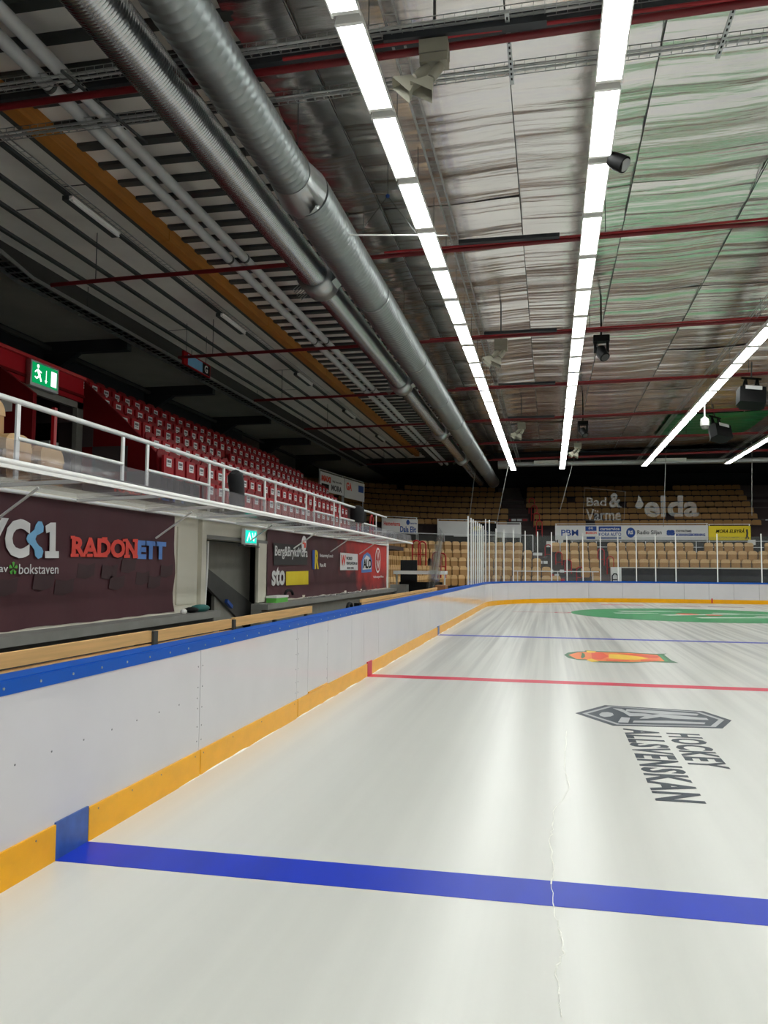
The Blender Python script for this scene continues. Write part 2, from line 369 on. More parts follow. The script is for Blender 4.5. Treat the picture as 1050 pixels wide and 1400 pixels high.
# translucent-looking gate panel is a touch greyer
bc = (BX0+BR, BY1-BR)
def arcseg(a0,a1,off,n=6): return [(bc[0]+(BR+off)*math.cos(math.radians(a0+(a1-a0)*i/n)), bc[1]+(BR+off)*math.sin(math.radians(a0+(a1-a0)*i/n))) for i in range(n+1)]
for k in range(7):
    a0 = 180-90*k/7-.03; a1 = 180-90*(k+1)/7+.03
    ribbon(arcseg(a0,a1,0), arcseg(a0,a1,.025), .19, BH).build('panel', m_board, boards)
xs = [BX0+BR+i*1.15 for i in range(15)]
xs = [x for x in xs if x < BX1-BR]+[BX1-BR]
for i in range(len(xs)-1):
    MB().box(xs[i]+.005, xs[i+1]-.005, BY1, BY1+.025, .19, BH).build('panel', m_board, boards)
P0 = rr(0)[14+1:]; P1 = rr(.025)[14+1:]
ribbon(P0+[rr(0)[0]][:0], P1, .19, BH).build('panel', m_board, boards)          # right-hand and near boards beyond the frame
# kick plate
kp = [-9,-3,-.2,4.08]
for a,c in ((-9,-3),(-3,-.2),(-.2,4.08),(4.40,5.94),(5.95,8.41),(8.42,11.8),(12.1,19.45),(19.75,26),(26.01,34)):
    MB().box(BX0-.02, BX0+.014, a+.003, c-.003, 0, .195).build('kick_plate', m_kick, boards)
tag(MB().box(BX0-.02, BX0+.012, 4.08, 4.40, 0, .205).build('kick_plate', m_kblue, boards), 'scuffed blue kick plate at the blue line')
tag(MB().box(BX0-.02, BX0+.017, 11.8, 12.1, 0, .215).build('kick_plate', m_red, boards), 'red kick plate at the centre line')
tag(MB().box(BX0-.02, BX0+.017, 19.45, 19.75, 0, .215).build('kick_plate', m_kblue, boards), 'blue kick plate at the far blue line')
ribbon(arcseg(180,90,-.014,16), arcseg(180,90,.02,16), 0, .195).build('kick_plate', m_kick, boards)
MB().box(BX0+BR, BX1-BR, BY1-.014, BY1+.02, 0, .195).build('kick_plate', m_kick, boards)
ribbon(rr(-.014)[15:], rr(.02)[15:], 0, .195).build('kick_plate', m_kick, boards)
for x in (-.9, 7.75): MB().box(x-.03, x+.03, BY1-.02 if x > 5 else BY1-2.35, BY1-.014 if x > 5 else BY1-2.3, .03, .25).build('goal_line_mark', m_red, boards) if x > 5 else None
# cap rail (blue)
MB().box(BX0-.16, BX0+.006, -9, 34, BH, BH+.07).build('cap_rail', m_cap, boards)
MB().box(BX0-.16, BX0-.004, -9, 34, BH+.07, BH+.078).build('cap_lip', m_cap, boards)
ribbon(arcseg(180,90,-.006,16), arcseg(180,90,.16,16), BH, BH+.078).build('cap_rail', m_cap, boards)
MB().box(BX0+BR, BX1-BR, BY1-.006, BY1+.16, BH, BH+.078).build('cap_rail', m_cap, boards)
ribbon(rr(-.006)[15:], rr(.16)[15:], BH, BH+.078).build('cap_rail', m_cap, boards)
# steel frame behind boards
MB().box(BX0-.14, BX0-.03, -9, 34, -.05, BH).build('board_frame', m_darkgrey, boards)
ribbon(arcseg(180,90,.03,16), arcseg(180,90,.14,16), -.05, BH).build('board_frame', m_darkgrey, boards)
MB().box(BX0+BR, BX1-BR, BY1+.03, BY1+.14, -.05, BH).build('board_frame', m_darkgrey, boards)
# screws
sme = MB().tube([(0,0,0),(.004,0,0)], .008, 6).mesh('screw', m_screw)
dme = MB().tube([(0,0,0),(.002,0,0)], .006, 6).mesh('screw', m_dots)
def put(me, name, p, parent):
    o = link(name, me, parent); o.location = p; return o
y = 3.0
while y < 12: put(sme, 'screw', (BX0+.006,y,BH+.035), boards); y += .30
y = 3.1
while y < 6: put(dme, 'screw', (BX0,y,.60), boards); y += .31
for ys in (5.90,5.98,8.37,8.45,9.6):
    for z in (.27,.38,.52,.68,.84): put(dme, 'screw', (BX0,ys,z), boards)
for yk in (3.35,3.9,4.5,4.9,5.3,5.85,6.0,6.6,7.3,8.3): put(dme, 'screw', (BX0+.014,yk,.165), boards)
MB().box(BX0, BX0+.012, 8.83, 9.6, .2, .215).build('threshold_strip', m_kick, boards)

# ---- protective glass round the far end
shield = thing('rink_glass', 'clear plexiglass shield with white posts on the far end boards', 'glass shield')
def along(s):  # distance along: 0 at left board Y=34, corner, then end board
    Lc = BR*PI/2
    if s < 0: return (BX0-.08, 34+s, 0.)
    if s < Lc:
        a = PI-s/BR; r = BR+.08; return (bc[0]+r*math.cos(a), bc[1]+r*math.sin(a), PI/2-s/BR*1.0)
    return (BX0+BR+s-Lc, BY1+.08, PI/2)
Lc = BR*PI/2
ss = [-6.24,-5.2,-4.4,-3.46,-2.6,-1.7,-.8,.1,.86,1.56,2.48,3.34,4.2,5.14,6.02,6.92,7.84,8.74,9.68,10.58,11.48,12.4,13.36,15.3,17.32,19.3,21.3,23.3]
pts = [along(s) for s in ss]
for i,(x,y,a) in enumerate(pts):
    tall = 3.75 if 7 < i < 10 else 3.42
    MB().box(x-.022, x+.022, y-.03, y+.03, BH+.07, tall).build('post', m_white, shield)
    if i:
        px,py,_ = pts[i-1]
        MB().bar((px,py,BH+.08+1.12), (x,y,BH+.08+1.12), .012, 2.2).build('pane', m_glass, shield)

# =================================================================== ROOF
ZR = lambda x: 8.40+.022*max(0, min(x+3.85, 2*(MIDX+3.85)-(x+3.85)))
ceiling = MB().box(-20, 41, -26, 62, 8.8, 8.95).build('ceiling', m_deck, kind='structure', label='arena roof with grey deck, dark battens and foil insulation sheets')
for nm,(a,c) in {'x':(-7.3,-3.2)}.items():
    MB().box(-11.25, -3.7, -8, 50, 8.38, 8.42).build('deck_sheet', m_deck, ceiling)
# dark battens running across, between glulam and foil
bme = MB().box(-7.40, -3.72, -.085, .085, 8.32, 8.385).mesh('batten', m_batten)
for k in range(0, 68):
    o = link('batten', bme, ceiling); o.location = (0, 6.3+.625*k, 0)
jme = MB().box(-.045, .045, -8, 50, 8.32, 8.385).mesh('joist', m_batten)
for x in (-8.45,-9.2,-9.9,-10.65):
    o = link('joist', jme, ceiling); o.location = (x-.12,0,0)
for x0,x1,ym in ((-8.0,-8.5,12.5),(-8.65,-9.25,17.),(-9.4,-9.95,13.2),(-10.1,-10.7,21),(-8.65,-9.25,26),(-9.4,-9.95,29)):
    MB().box(x1,x0,ym,ym+.025,8.374,8.38).build('deck_joint', m_batten, ceiling)
MB().box(-19.5, -11.25, -8, 59, 7.95, 8.0).build('soffit', m_soffit, ceiling)
MB().box(-11.3, -11.2, -8, 59, 7.95, 8.42).build('soffit_edge', m_darkgrey, ceiling)
MB().box(-14.2, -3.2, 48.5, 62, 8.36, 8.40).build('dark_deck', m_darkgrey, ceiling)
MB().box(-3.2, 28, 47.2, 62, 8.3, 8.4).build('dark_deck', m_navywall, ceiling)
TY = [8.65+5.8*k for k in range(-3,7)]
# foil sheets: one sheet per strip and bay, crinkled across
XS = [-3.85,-3.05,-.50,1.45,3.6,6.0,8.4,10.8,12.0,14.0,16.4,19,22,25,27.9]
def foil(x0,x1,y0,y1,m,seed):
    nx = max(3,int((x1-x0)/.4)); ny = int((y1-y0)/.045); vs=[]; fs=[]
    for j in range(ny+1):
        y = y0+(y1-y0)*j/ny; tb = (j/ny)
        sag = -.10*math.sin(PI*tb)**.7
        for i in range(nx+1):
            x = x0+(x1-x0)*i/nx
            w1 = noise.noise(Vector((x*.20+seed*3.1, y*1.9+x*.10, seed)))*.045
            w2 = (.5-abs(noise.noise(Vector((x*.30, y*4.2+x*.16, seed*7+2)))))**2*.055+noise.noise(Vector((x*.6, y*9.0+x*.4, seed*5)))*.010
            e = .018*math.cos(PI*2*i/nx)
            xx = x
            if x0 < -3.8 and i == 0: xx += noise.noise(Vector((y*1.3,0,5)))*.09
            vs.append((xx+(.006 if i==0 else (-.006 if i==nx else 0)), y, ZR(x)-.085+sag*.6+w1+w2+e-.0))
    fs = [(j*(nx+1)+i, (j+1)*(nx+1)+i, (j+1)*(nx+1)+i+1, j*(nx+1)+i+1) for j in range(ny) for i in range(nx)]
    return MB().add(vs, fs, True)
bays = [(-20,-8.75),(-8.75,-2.95)]+[(TY[k],TY[k+1]) for k in range(2,9) if TY[k+1] < 47]+[(43.45+5.8*0,47.3)]
bays = [(-14.55,-8.75),(-8.75,-2.95),(-2.95,2.85),(2.85,8.65),(8.65,14.45),(14.45,20.25),(20.25,26.05),(26.05,31.85),(31.85,37.65),(37.65,43.45),(43.45,47.3)]
for j,(y0,y1) in enumerate(bays):
    for i in range(len(XS)-1):
        foil(XS[i],XS[i+1],y0,y1,m_foil,i+13*j).build('foil_sheet', m_foil, ceiling)
tag(foil(5.2,9.4,36.6,42.5,m_gpatch,99).build('green_patch', m_gpatch, ceiling), 'green patch just under the foil near the far end')  # separate green mesh with foil wrinkles, set just below the foil
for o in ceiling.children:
    if o.name.startswith('green_patch'): o.location.z = -.16
for x in (-3.05,-.5,1.45,3.6,6.0,8.4,10.8): MB().bar((x,2,ZR(x)-.13),(x,47,ZR(x)-.13),.012,.012).build('restraint_wire', m_batten, ceiling)

# trusses / pipes across the roof
PZR = 7.45
for k,y in enumerate(TY):
    near = (k == 3)
    sl = lambda x: PZR+.016*(x+4)
    t = thing('sprinkler_pipe', ('dark red pipe crossing the roof, ' + (('nearest to the camera' if k==3 else ORD(k-2)+' from the camera') if k >= 3 else 'behind the camera, '+ORD(3-k)+' back')), 'pipe', (0,y,0), group='red roof pipes')
    MB().tube([(x,.02*math.sin(x*.7+k),sl(x)) for x in range(-10,27,2)], .045, 8).build('pipe', m_pipe, t)
    MB().tube([(x,-.10+.03*math.sin(x*.5+k*2),sl(x)+.03) for x in range(-3,27,2)], .022, 6).build('cable', m_cable, t)
    for x in range(-9,26,5): MB().box(x-.007,x+.007,-.007,.007,sl(x)+.04,ZR(x)).build('hanger', m_batten, t)
    if k >= 3 and k < 9:
        x0 = .4 if k != 3 else .2
        MB().box(x0-2.0,x0-.2,-.20,-.07,sl(x0)-.0,sl(x0)+.07).build('junction_duct', m_beamdk, t)
    # dark steel bracket beam below the soffit at the wall side
    b_ = MB().box(-14.1,-11.5,y-.12,y+.12,7.62,7.95)
    b_.prism([(-14.1,7.62),(-13.0,7.62),(-14.1,6.9)], lambda a,c,h:(a,y+h,c), -.1,.1)
    b_.build('roof_bracket', m_beamdk, ceiling)
# first truss: dark beam with two mesh cable trays
t = thing('steel_beam', 'dark steel beam across the roof beside the nearest red pipe', 'beam', (0,8.95,0))
MB().bar((-9.5,0,7.72),(26,0,7.72+.016*35), .16, .2).build('beam', m_beamdk, t)
for nm,yy in (('upper',8.42),('lower',9.40)):
    t = thing('cable_tray', 'wire mesh cable tray crossing the roof on the '+('camera side' if nm=='upper' else 'far side')+' of the nearest red pipe', 'cable tray', (0,yy,0))
    z = lambda x: 7.54+.016*(x+4)
    f_ = MB()
    for dy,dz in ((-.09,0),(0,0),(.09,0),(-.09,.06),(.09,.06)): f_.bar((-9.5,dy,z(-9.5)+dz),(26,dy,z(26)+dz),.008,.008)
    f_.build('long_wires', m_galv, t)
    mb = MB(); x = -9.5
    while x < 14:
        mb.bar((x,-.09,z(x)),(x,.09,z(x)),.006,.006); mb.bar((x,-.09,z(x)),(x,-.09,z(x)+.06),.006,.006); mb.bar((x,.09,z(x)),(x,.09,z(x)+.06),.006,.006); x += .12
    mb.build('cross_wires', m_galv, t, kind='stuff')
    c_ = MB()
    for q in range(4): c_.tube([(x, -.06+.04*q+.01*math.sin(x*1.3+q), z(x)+.018+.01*(q%2)) for x in [ -9.5+.9*i for i in range(38)]], .011, 5)
    c_.build('cable_bundle', m_bluegrey, t)
for x,yy in ((-5.55,0),(-2.2,1),(-.42,1),(1.95,1)):
    t = thing('channel_strut', {-5.55:'dark slotted strut across the trays beside the white pipes',-2.2:'slotted strut across the cable trays at the left light row',-.42:'slotted steel strut bridging the two cable trays left of the middle light row',1.95:'slotted steel strut bridging the trays right of the middle light row'}[x], 'strut')
    z = 7.50+.016*(x+4)
    if yy: MB().bar((x,8.3,z),(x,9.6,z),.05,.025).build('channel', m_galv, t)
    else: MB().bar((x-.1,8.2,z),(x+.1,9.9,z),.03,.03).build('channel', m_batten, t)
    sm_ = MB()
    for q in range(12): sm_.box(x-.01,x+.01,8.36+.1*q,8.41+.1*q,z-.0135,z-.0125)
    sm_.build('slots', m_black, t, kind='stuff')
# longitudinal cable trays at the light rows
for x,lab in ((-1.68,'narrow wire tray running along the right of the left light row'),(4.78,'wire tray running along the left of the third light row'),(9.05,'wire tray running along the left of the fourth light row')):
    t = thing('cable_tray', lab, 'cable tray', (x,0,0)); z = 7.62
    f_ = MB()
    for dx,dz in ((-.07,0),(.07,0),(-.07,.06),(.07,.06)): f_.bar((dx,4,z+dz),(dx,46,z+dz),.012,.012)
    f_.build('long_wires', m_galv, t); mb = MB(); y = 4
    while y < 46: mb.bar((-.07,y,z),(.07,y,z),.007,.007); y += .22
    mb.build('cross_wires', m_galv, t, kind='stuff')

# glulam beam, white pipes, ducts
t = thing('glulam_beam', 'long varnished yellow-brown timber beam running under the left roof', 'beam', (-7.53,0,0))
yy = 2.
ends = [2,8.65,14.45,20.25,26.05,31.85,37.65,46]
for a,c in zip(ends,ends[1:]): MB().box(-.12,.12,a+.01,c-.01,8.10,8.37).build('beam_length', m_glulam, t)
MB().box(-7.86,-7.76,2,46,8.2,8.37).build('steel_channel', m_batten, label='dark steel channel along the left side of the timber beam', cat='beam')
for x,lab in ((-6.12,'grey-white ventilation pipe, left one of the pair beside the timber beam'),(-5.80,'grey-white ventilation pipe, right one of the pair beside the timber beam')):
    t = thing('white_pipe', lab, 'pipe', (x,0,7.62))
    for a,c in zip(ends,ends[1:]): MB().tube([(0,a+.02,0),(0,c-.02,0)], .085, 14).build('pipe_length', m_bluegrey, t)
    for y in ends[1:-1]:
        MB().tube([(0,y-.03,0),(0,y+.03,0)], .094, 14).build('coupling', m_batten, t)
def ribbed(x, z, r, y0, y1, pitch, amp, n=28):
    P=[];Rr=[]; y=y0
    while y < y1:
        P += [(x,y,z),(x,y+pitch*.8,z),(x,y+pitch*.9,z)]; Rr += [r,r,r+amp]; y += pitch
    P.append((x,y1,z)); Rr.append(r); return MB().tube(P, Rr, n)
ZD = 7.0
t = thing('spiral_duct', 'shiny narrow spiral ventilation duct, left of the two big ducts', 'ventilation duct', (0,0,0))
ca = [14.16,22.7,31.3,39.1]; a0 = 1.5
for i,c in enumerate(ca+[50.4]):
    ribbed(-4.22, ZD, .262-.01*i, a0, c-(.3 if c<50 else 0), .045, .0022).build('duct_section', m_ductA, t)
    if c < 50:
        MB().tube([(-4.22,c-.32,ZD),(-4.22,c-.3,ZD),(-4.22,c+.3,ZD),(-4.22,c+.32,ZD)], [.27,.335,.335,.27], 28).build('collar', m_galv, t)
        MB().prism([(-4.22,7.12),(-3.78,7.18),(-3.70,7.02),(-3.9,6.86),(-4.22,6.9)], lambda a,b_,h:(a,c+h,b_), -.2,.2).build('takeoff', m_galv, t)
        fr = MB()
        for q in range(7): fr.bar((-4.5+.0*q,c-.27+.09*q,6.82),(-4.62,c-.30+.09*q,6.70),.03,.008)
        fr.build('flange_teeth', m_ductB, t)
    a0 = c+.3
t = thing('spiral_duct', 'dull wide spiral ventilation duct, right of the two big ducts', 'ventilation duct', (0,0,0))
ribbed(-3.47, ZD, .285, 1.5, 10.2, .13, .006).build('duct_section', m_ductB, t)
MB().tube([(-3.47,10.2,ZD),(-3.47,10.23,ZD),(-3.45,10.75,ZD),(-3.43,10.78,ZD)], [.30,.30,.37,.37], 28).build('reducer', m_galv, t)
bj = [10.78,15.2,20.2,24.86,29,33,37.5,43,50.2]
for a,c in zip(bj,bj[1:]):
    ribbed(-3.43, ZD, .355, a, c-.04, .13, .004).build('duct_section', m_ductB, t)
    MB().tube([(-3.43,c-.04,ZD),(-3.43,c+.0,ZD)], .368, 28).build('joint_ring', m_galv, t)
for y in (4.5,10.1,14.16,18.5,22.7,27,31.3,35.5,39.1,43):
    for x in (-4.22,-3.44): MB().bar((x,y+.35,ZD+.3),(x,y+.35,8.38),.012,.012).build('hanger_rod', m_batten, t)
# ladder-like cable tray above the red stand, with a jog
t = thing('cable_ladder', 'grey cable ladder running under the roof above the red seats', 'cable tray')
jx = [(-10.45,8),(-10.45,13.2),(-10.75,14.6),(-10.75,46)]
for dx in (-.22,.22):
    mb = MB()
    for (xa,ya),(xb,yb) in zip(jx,jx[1:]): mb.bar((xa+dx,ya,7.58),(xb+dx,yb,7.58),.02,.09)
    mb.build('side_rail', m_galv, t)
rg = MB().box(-.22,.22,-.02,.02,7.56,7.575).mesh('rung', m_galv)
y = 8.2
while y < 45:
    o = link('rung', rg, t); o.location = ((-10.45 if y<13.2 else (-10.75 if y>14.6 else -10.45-.3*(y-13.2)/1.4)), y, 0); y += .3
cb = MB()
for q in range(5): cb.tube([((-10.45 if y2<13.4 else -10.75)-.15+.07*q+.02*math.sin(y2+q),y2,7.62+.02*(q%2)) for y2 in range(8,47,2)], .02, 5)
cb.build('cables', m_black, t)
for y in (17.3,23.1,28.9,34.7): MB().bar((-10.97,y,7.6),(-10.97,y,8.38),.012,.012).build('hanger', m_batten, t)
# conduit along wall top
MB().bar((-13.9,5,7.75),(-13.9,50,7.75),.12,.1).build('wall_conduit', m_darkgrey, label='dark conduit tray along the top of the wall behind the red stand', cat='conduit')
# small luminaires on a wire tray on the left roof
t = thing('cable_tray', 'thin wire tray carrying the small tube lamps under the left roof', 'cable tray', (-7.9,0,7.95))
for dx in (-.05,.05): MB().bar((dx,5,0),(dx,45,0),.012,.012).build('long_wires', m_galv, t)
mb = MB(); y = 5
while y < 45: mb.bar((-.05,y,0),(.05,y,0),.006,.006); y += .18
mb.build('cross_wires', m_galv, t, kind='stuff')
MB().tube([(.03*math.sin(y*1.1),y,.03+.02*math.sin(y*2.3)) for y in range(5,45)], .014, 5).build('white_cable', m_white, t)
for i,y in enumerate((12.07,18.6,24.9,31.2,37.5)):
    t = thing('tube_lamp', 'slim tube lamp under the left roof, '+['nearest one, longest in view','second from the camera','third from the camera','fourth from the camera','farthest one'][i], 'lamp', (-8.12,y,7.9), group='slim tube lamps')
    MB().prism([(-.09,0),(.03,0),(.03,.08),(-.09,.08)], lambda a,b_,h:(a,h,b_),0,1.62).build('housing', m_batten, t)
    MB().prism([(.03,.0),(.10,.06),(.10,.075),(.03,.075)], lambda a,b_,h:(a,h,b_),.02,1.60).build('reflector', m_white, t)
    MB().tube([(.075,.04,.0),(.075,1.58,.0)], .02, 8).build('tube', m_white, t)
# hanging G sign
t = thing('hanging_sign', 'hanging section sign with letter G on a white face and red end', 'sign', (-9.85,20.2,7.35))
MB().box(-.03,.03,0,1.75,-.18,.18).build('panel', m_redwall, t)
MB().box(.03,.036,.25,1.7,-.15,.15).build('face', m_lblue, t)
MB().box(.036,.04,1.2,1.7,-.15,.15).build('end_square', m_black, t)
text('lettering','G',m_bwhite,(.043,1.33,-.1),(0,1,0),(0,0,1),.22,.22,t,bold=.03,ext=.003)
for y in (.2,1.5): MB().bar((0,y,.18),(0,y,1.0),.01,.01).build('wire', m_batten, t)

# =================================================================== CEILING LIGHTS
rows = [(-2.0,'leftmost'),(.70,'second'),(5.12,'third'),(9.45,'fourth'),(14.4,'fifth'),(18.8,'sixth'),(23.2,'seventh')]
LZ = 7.29
h_me = MB().prism([(-.155,-.03),(-.14,-.03),(-.14,0),(.14,0),(.14,-.03),(.155,-.03),(.13,.09),(-.13,.09)], lambda a,b_,h:(a,h,b_),0,1.66).mesh('housing', m_white)
d_me = MB().box(-.135,.135,.05,1.585,-.012,0).mesh('diffuser', m_lamp)
e_me = MB().box(-.14,.14,0,.05,-.02,.0).mesh('end_cap', m_white)
r_me = MB().box(-.03,.03,-.05,1.71,.09,.11).mesh('mounting_rail', m_darkgrey)
w_me = MB().bar((0,.9,.1),(0,.9,1.0),.01,.01).mesh('hanger_wire', m_batten)
for ri,(x,nm) in enumerate(rows):
    for k in range(-13,21):
        y = 9.45+1.76*k; z = LZ+.016*(min(x,2*MIDX-x)-.7)
        nn = nm+' row from the left' if ri else 'leftmost row'
        lab = 'bright ceiling light, '+nn+', '+(ORD(k+2)+' from its near end' if k >= -1 else ORD(-k-1)+' back from the frame edge')
        if ri > 3: lab = 'long ceiling light, '+nm+' row from the left, '+ORD(k+14)+' from the back wall'
        t = thing('ceiling_light', lab, 'ceiling light', (x,y,z), group='ceiling lights')
        link('housing', h_me, t); link('diffuser', d_me, t); link('end_cap', e_me, t); link('mounting_rail', r_me, t)
        o = link('end_cap', e_me, t); o.location = (0,1.585,0); link('hanger_wire', w_me, t)

# =================================================================== LEFT WALL, TEAM BOX, CANOPY
WX = -5.4
t = MB().box(WX-.2,WX,-9,11.93,-.05,2.5).box(WX-.2,WX,14.8,26.75,-.05,2.5).box(WX-.2,WX,11.93,14.8,2.06,2.5).build('wall_left', m_cream, kind='structure', label='cream wall behind the team benches')
for y0,y1 in ((-1.0,4.9),(4.96,10.95),(11.0,11.72)):
    MB().box(WX,WX+.025,y0+.02,y1-.02,1.05,2.2).build('panel', m_cream, t)
MB().box(WX,WX+.07,11.76,11.93,.95,2.42).build('pilaster', m_cream, t)
MB().box(WX,WX+.04,-1,26.7,2.365,2.42).build('top_moulding', m_cream, t)
MB().box(WX,WX+.05,14.32,14.75,.95,2.06).build('door_jamb', m_cream, t)
MB().box(WX-.02,WX+.05,11.93,14.8,2.06,2.12).build('door_head', m_ledge, t)
MB().box(WX,WX+.04,-9,11.93,.93,1.02).box(WX,WX+.04,14.8,26.7,.93,1.0).build('skirting', m_cream, t)
# recess with stair underside
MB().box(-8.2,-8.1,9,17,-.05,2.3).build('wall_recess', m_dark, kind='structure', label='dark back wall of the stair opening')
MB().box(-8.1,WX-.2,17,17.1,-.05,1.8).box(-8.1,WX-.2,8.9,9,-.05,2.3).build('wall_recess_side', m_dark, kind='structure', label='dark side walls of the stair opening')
st = thing('stair_casing', 'grey boxed stair running up through the wall opening between the banners', 'staircase', (WX,0,0))
MB().prism([(12.1,2.05),(14.75,2.05),(14.75,.95),(14.2,.95),(12.1,1.78)], lambda a,b_,h:(h,a,b_),-.32,-.28).build('side_panel', m_stair, st)
MB().prism([(12.05,1.76),(12.05,1.52),(14.1,.62),(14.75,.6),(14.75,.9)], lambda a,b_,h:(h,a,b_),-.26,-.2).build('stringer', m_darkgrey, st)
MB().prism([(13.0,1.12),(14.7,.32),(14.7,0),(13.0,0)], lambda a,b_,h:(h,a,b_),-.30,-.24).build('lower_panel', m_stair, st)
MB().bar((-.15,13.3,1.02),(-.15,13.55,.9),.05,.06).build('blue_handle', m_dblue, st)
MB().tube([(WX-.05,12.25,2.03),(WX-.05,12.24,1.6),(WX-.05,12.18,.98)], .02, 6).build('rope', m_white, label='white cord hanging in the opening between the banners', cat='cord')
for a_,c_,la in ((-9,11.93,'grey concrete ledge with dark base under the left maroon banner'),(14.1,27.2,'grey concrete ledge with grey base under the far maroon banner')):
    t = thing('ledge', la, 'ledge', (WX+.002,0,0))
    MB().box(0,.33,a_,c_,.83,.93).build('top_slab', m_ledge, t); MB().box(0,.2,a_,c_,-.05,.83).build('base', m_darkgrey if a_<0 else m_stair, t)
# banners
def cloth(y0,y1,z0,z1,x,seed,mt,parent):
    nx = int((y1-y0)/.15); nz=10; vs=[]
    for j in range(nz+1):
        for i in range(nx+1):
            y=y0+(y1-y0)*i/nx; z=z0+(z1-z0)*j/nz
            low=(1-j/nz)
            vs.append((x+.012*noise.noise(Vector((y*1.6,z*1.2,seed)))+.0+.01*low, y+(.05*low*math.sin(z*9) if i==nx else 0), z+(.025*noise.noise(Vector((y*2,7,seed))) if j==0 else 0)))
    fs=[(j*(nx+1)+i,j*(nx+1)+i+1,(j+1)*(nx+1)+i+1,(j+1)*(nx+1)+i) for j in range(nz) for i in range(nx)]
    return MB().add(vs,fs,True).build('cloth', mt, parent)
bn = thing('wall_banner', 'large maroon banner on the left with RADONETT in red and blue letters', 'banner')
BXX = WX+.046
cloth(-.5,10.88,.955,2.36,WX+.036,1,m_maroon,bn)
XL = BXX+.008
T = lambda s,mt,y,z,wd,h,par=bn,b_=.015,**k: text('lettering',s,mt,(XL,y,z),(0,1,0),(0,0,1),wd,h,par,bold=b_,ext=.003,**k)
WY = lambda u,v=740: at(u,v,0,BXX)
def put_text(s,mt,u0,u1,vtop,vbot,par,um=None,b_=.012,**k):
    a = at(u0,vbot,0,XL); c = at(u1,vbot,0,XL); um = um or u0; zt = at(um,vtop,0,XL).z; zb = at(um,vbot,0,XL).z
    return text('lettering',s,mt,(XL+.006,a.y,zb),(0,1,0),(0,0,1),c.y-a.y,zt-zb,par,bold=b_,ext=.003,**k)
put_text('RADON',m_bred,97,187,733,761,bn,98,.045)
def slab(u0,u1,v,hh,mt): MB().prism([(at(a_,b_,0,XL).y,at(a_,b_,0,XL).z) for a_,b_ in ((u0,v),(u1,v),(u1,v+hh),(u0,v+hh))], lambda p,q,h:(XL+.004+h,p,q),0,.004).build('lettering',mt,bn)
for u0,u1,v in ((96,107,757),(110,118,757),(116,126,757),(129,138,757),(139,146,757.5),(169,177,758.5),(181,188,759)): slab(u0,u1,v,4.2,m_bred)
for u0,u1,v in ((96,102,732.5),(139,146,734.5),(167,174,736.5),(181,188,737)): slab(u0,u1,v,4,m_bred)
put_text('ETT',m_bblue,187,226,738.5,764,bn,187,.06)
# big mark: V C (blue dumbbell) 1
put_text('C',m_bwhite,5,39,709,763,bn,20,.05)
MB().prism([(at(u,v,0,XL).y,at(u,v,0,XL).z) for u,v in ((61.5,763),(61.5,753.5),(67.5,753.5),(68,727),(63,729),(62,719),(69,714.5),(76,714.5),(75.5,753.5),(80,753.5),(80,763))], lambda p,q,h:(XL+h,p,q),0,.004).build('lettering', m_bwhite, bn)
put_text('Y',m_bwhite,-24,9,708,763,bn,5,.05)
db = [(52.5,712.5),(57,713),(59.5,720),(59,727),(55,729.5),(50,732),(48,737),(50,742),(53,746),(57,749),(59,754),(57,762),(52,764),(48,760),(47,752),(43,746),(38,742),(36,737),(38,731),(43,727.5),(47,724),(49,717)]
MB().prism([(at(u,v,0,XL).y,at(u,v,0,XL).z) for u,v in db], lambda a,b_,h:(XL+h,a,b_),-.002,.003).build('logo_shape', m_lblue, bn)
put_text('av',m_bwhite,-2,10,775,782,bn,2,.0)
put_text('bokstaven',m_bwhite,25,79,771,785,bn,25,.0)
for a in range(5):
    ang = PI/2+a*2*PI/5; c = at(18,777,0,XL); r=.062
    MB().prism([(c.y+.01*math.cos(ang),c.z+.01*math.sin(ang)),(c.y+r*math.cos(ang-.35),c.z+r*math.sin(ang-.35)),(c.y+r*1.1*math.cos(ang),c.z+r*1.1*math.sin(ang)),(c.y+r*math.cos(ang+.35),c.z+r*math.sin(ang+.35))], lambda p,q,h:(XL+h,p,q),0,.003).build('logo_leaf', m_leaf, bn)
for (u,v) in ((118,781),(150,782),(176,774),(195,791),(60,796),(88,803),(160,797),(211,796),(228,781),(8,803)):
    c = at(u,v,0,XL); pl=[(c.y-.19,c.z-.07),(c.y-.02,c.z-.09),(c.y+.17,c.z-.05),(c.y+.19,c.z+.10),(c.y+.03,c.z+.07),(c.y-.16,c.z+.09)]
    MB().prism(pl, lambda p,q,h:(XL-.004+h,p,q),0,.002).build('flag_silhouette', m_charcoal, bn)
bn2 = thing('wall_banner', 'far maroon banner covered with several sponsor marks, red flare at its right end', 'banner')
cloth(14.82,26.45,.955,2.36,WX+.036,5,m_maroon2,bn2)
c0=at(497,760,0,XL)
def PR(name,uv,mt,par,dz=0): MB().prism([(at(u,v,0,XL).y,at(u,v,0,XL).z) for u,v in uv], lambda p,q,h:(XL+dz+h,p,q),0,.002).build(name,mt,par)
PR('dark_patch',[(374,742),(420,747),(420,772),(374,773)],m_charcoal2,bn2)
put_text('Berg&BryktMora',m_bwhite,375.5,420,746,764,bn2,378,.012)
o = MB().prism(circ(at(415.5,743.5,0,XL).y,at(415.5,743.5,0,XL).z,.18,16), lambda p,q,h:(XL+h,p,q),0,.003).build('round_mark', m_bwhite, bn2)
PR('round_mark_sign',[(413.5,739),(416,739),(416,742),(418,742),(418,749),(415.6,749),(415.6,744),(413.5,744)],m_bred,bn2,.003)
put_text('sto',m_bwhite,371,389,775,801,bn2,374,.03)
PR('yellow_block',[(391,781.5),(421.5,780.5),(421.5,799),(391,800.5)],m_byel,bn2)
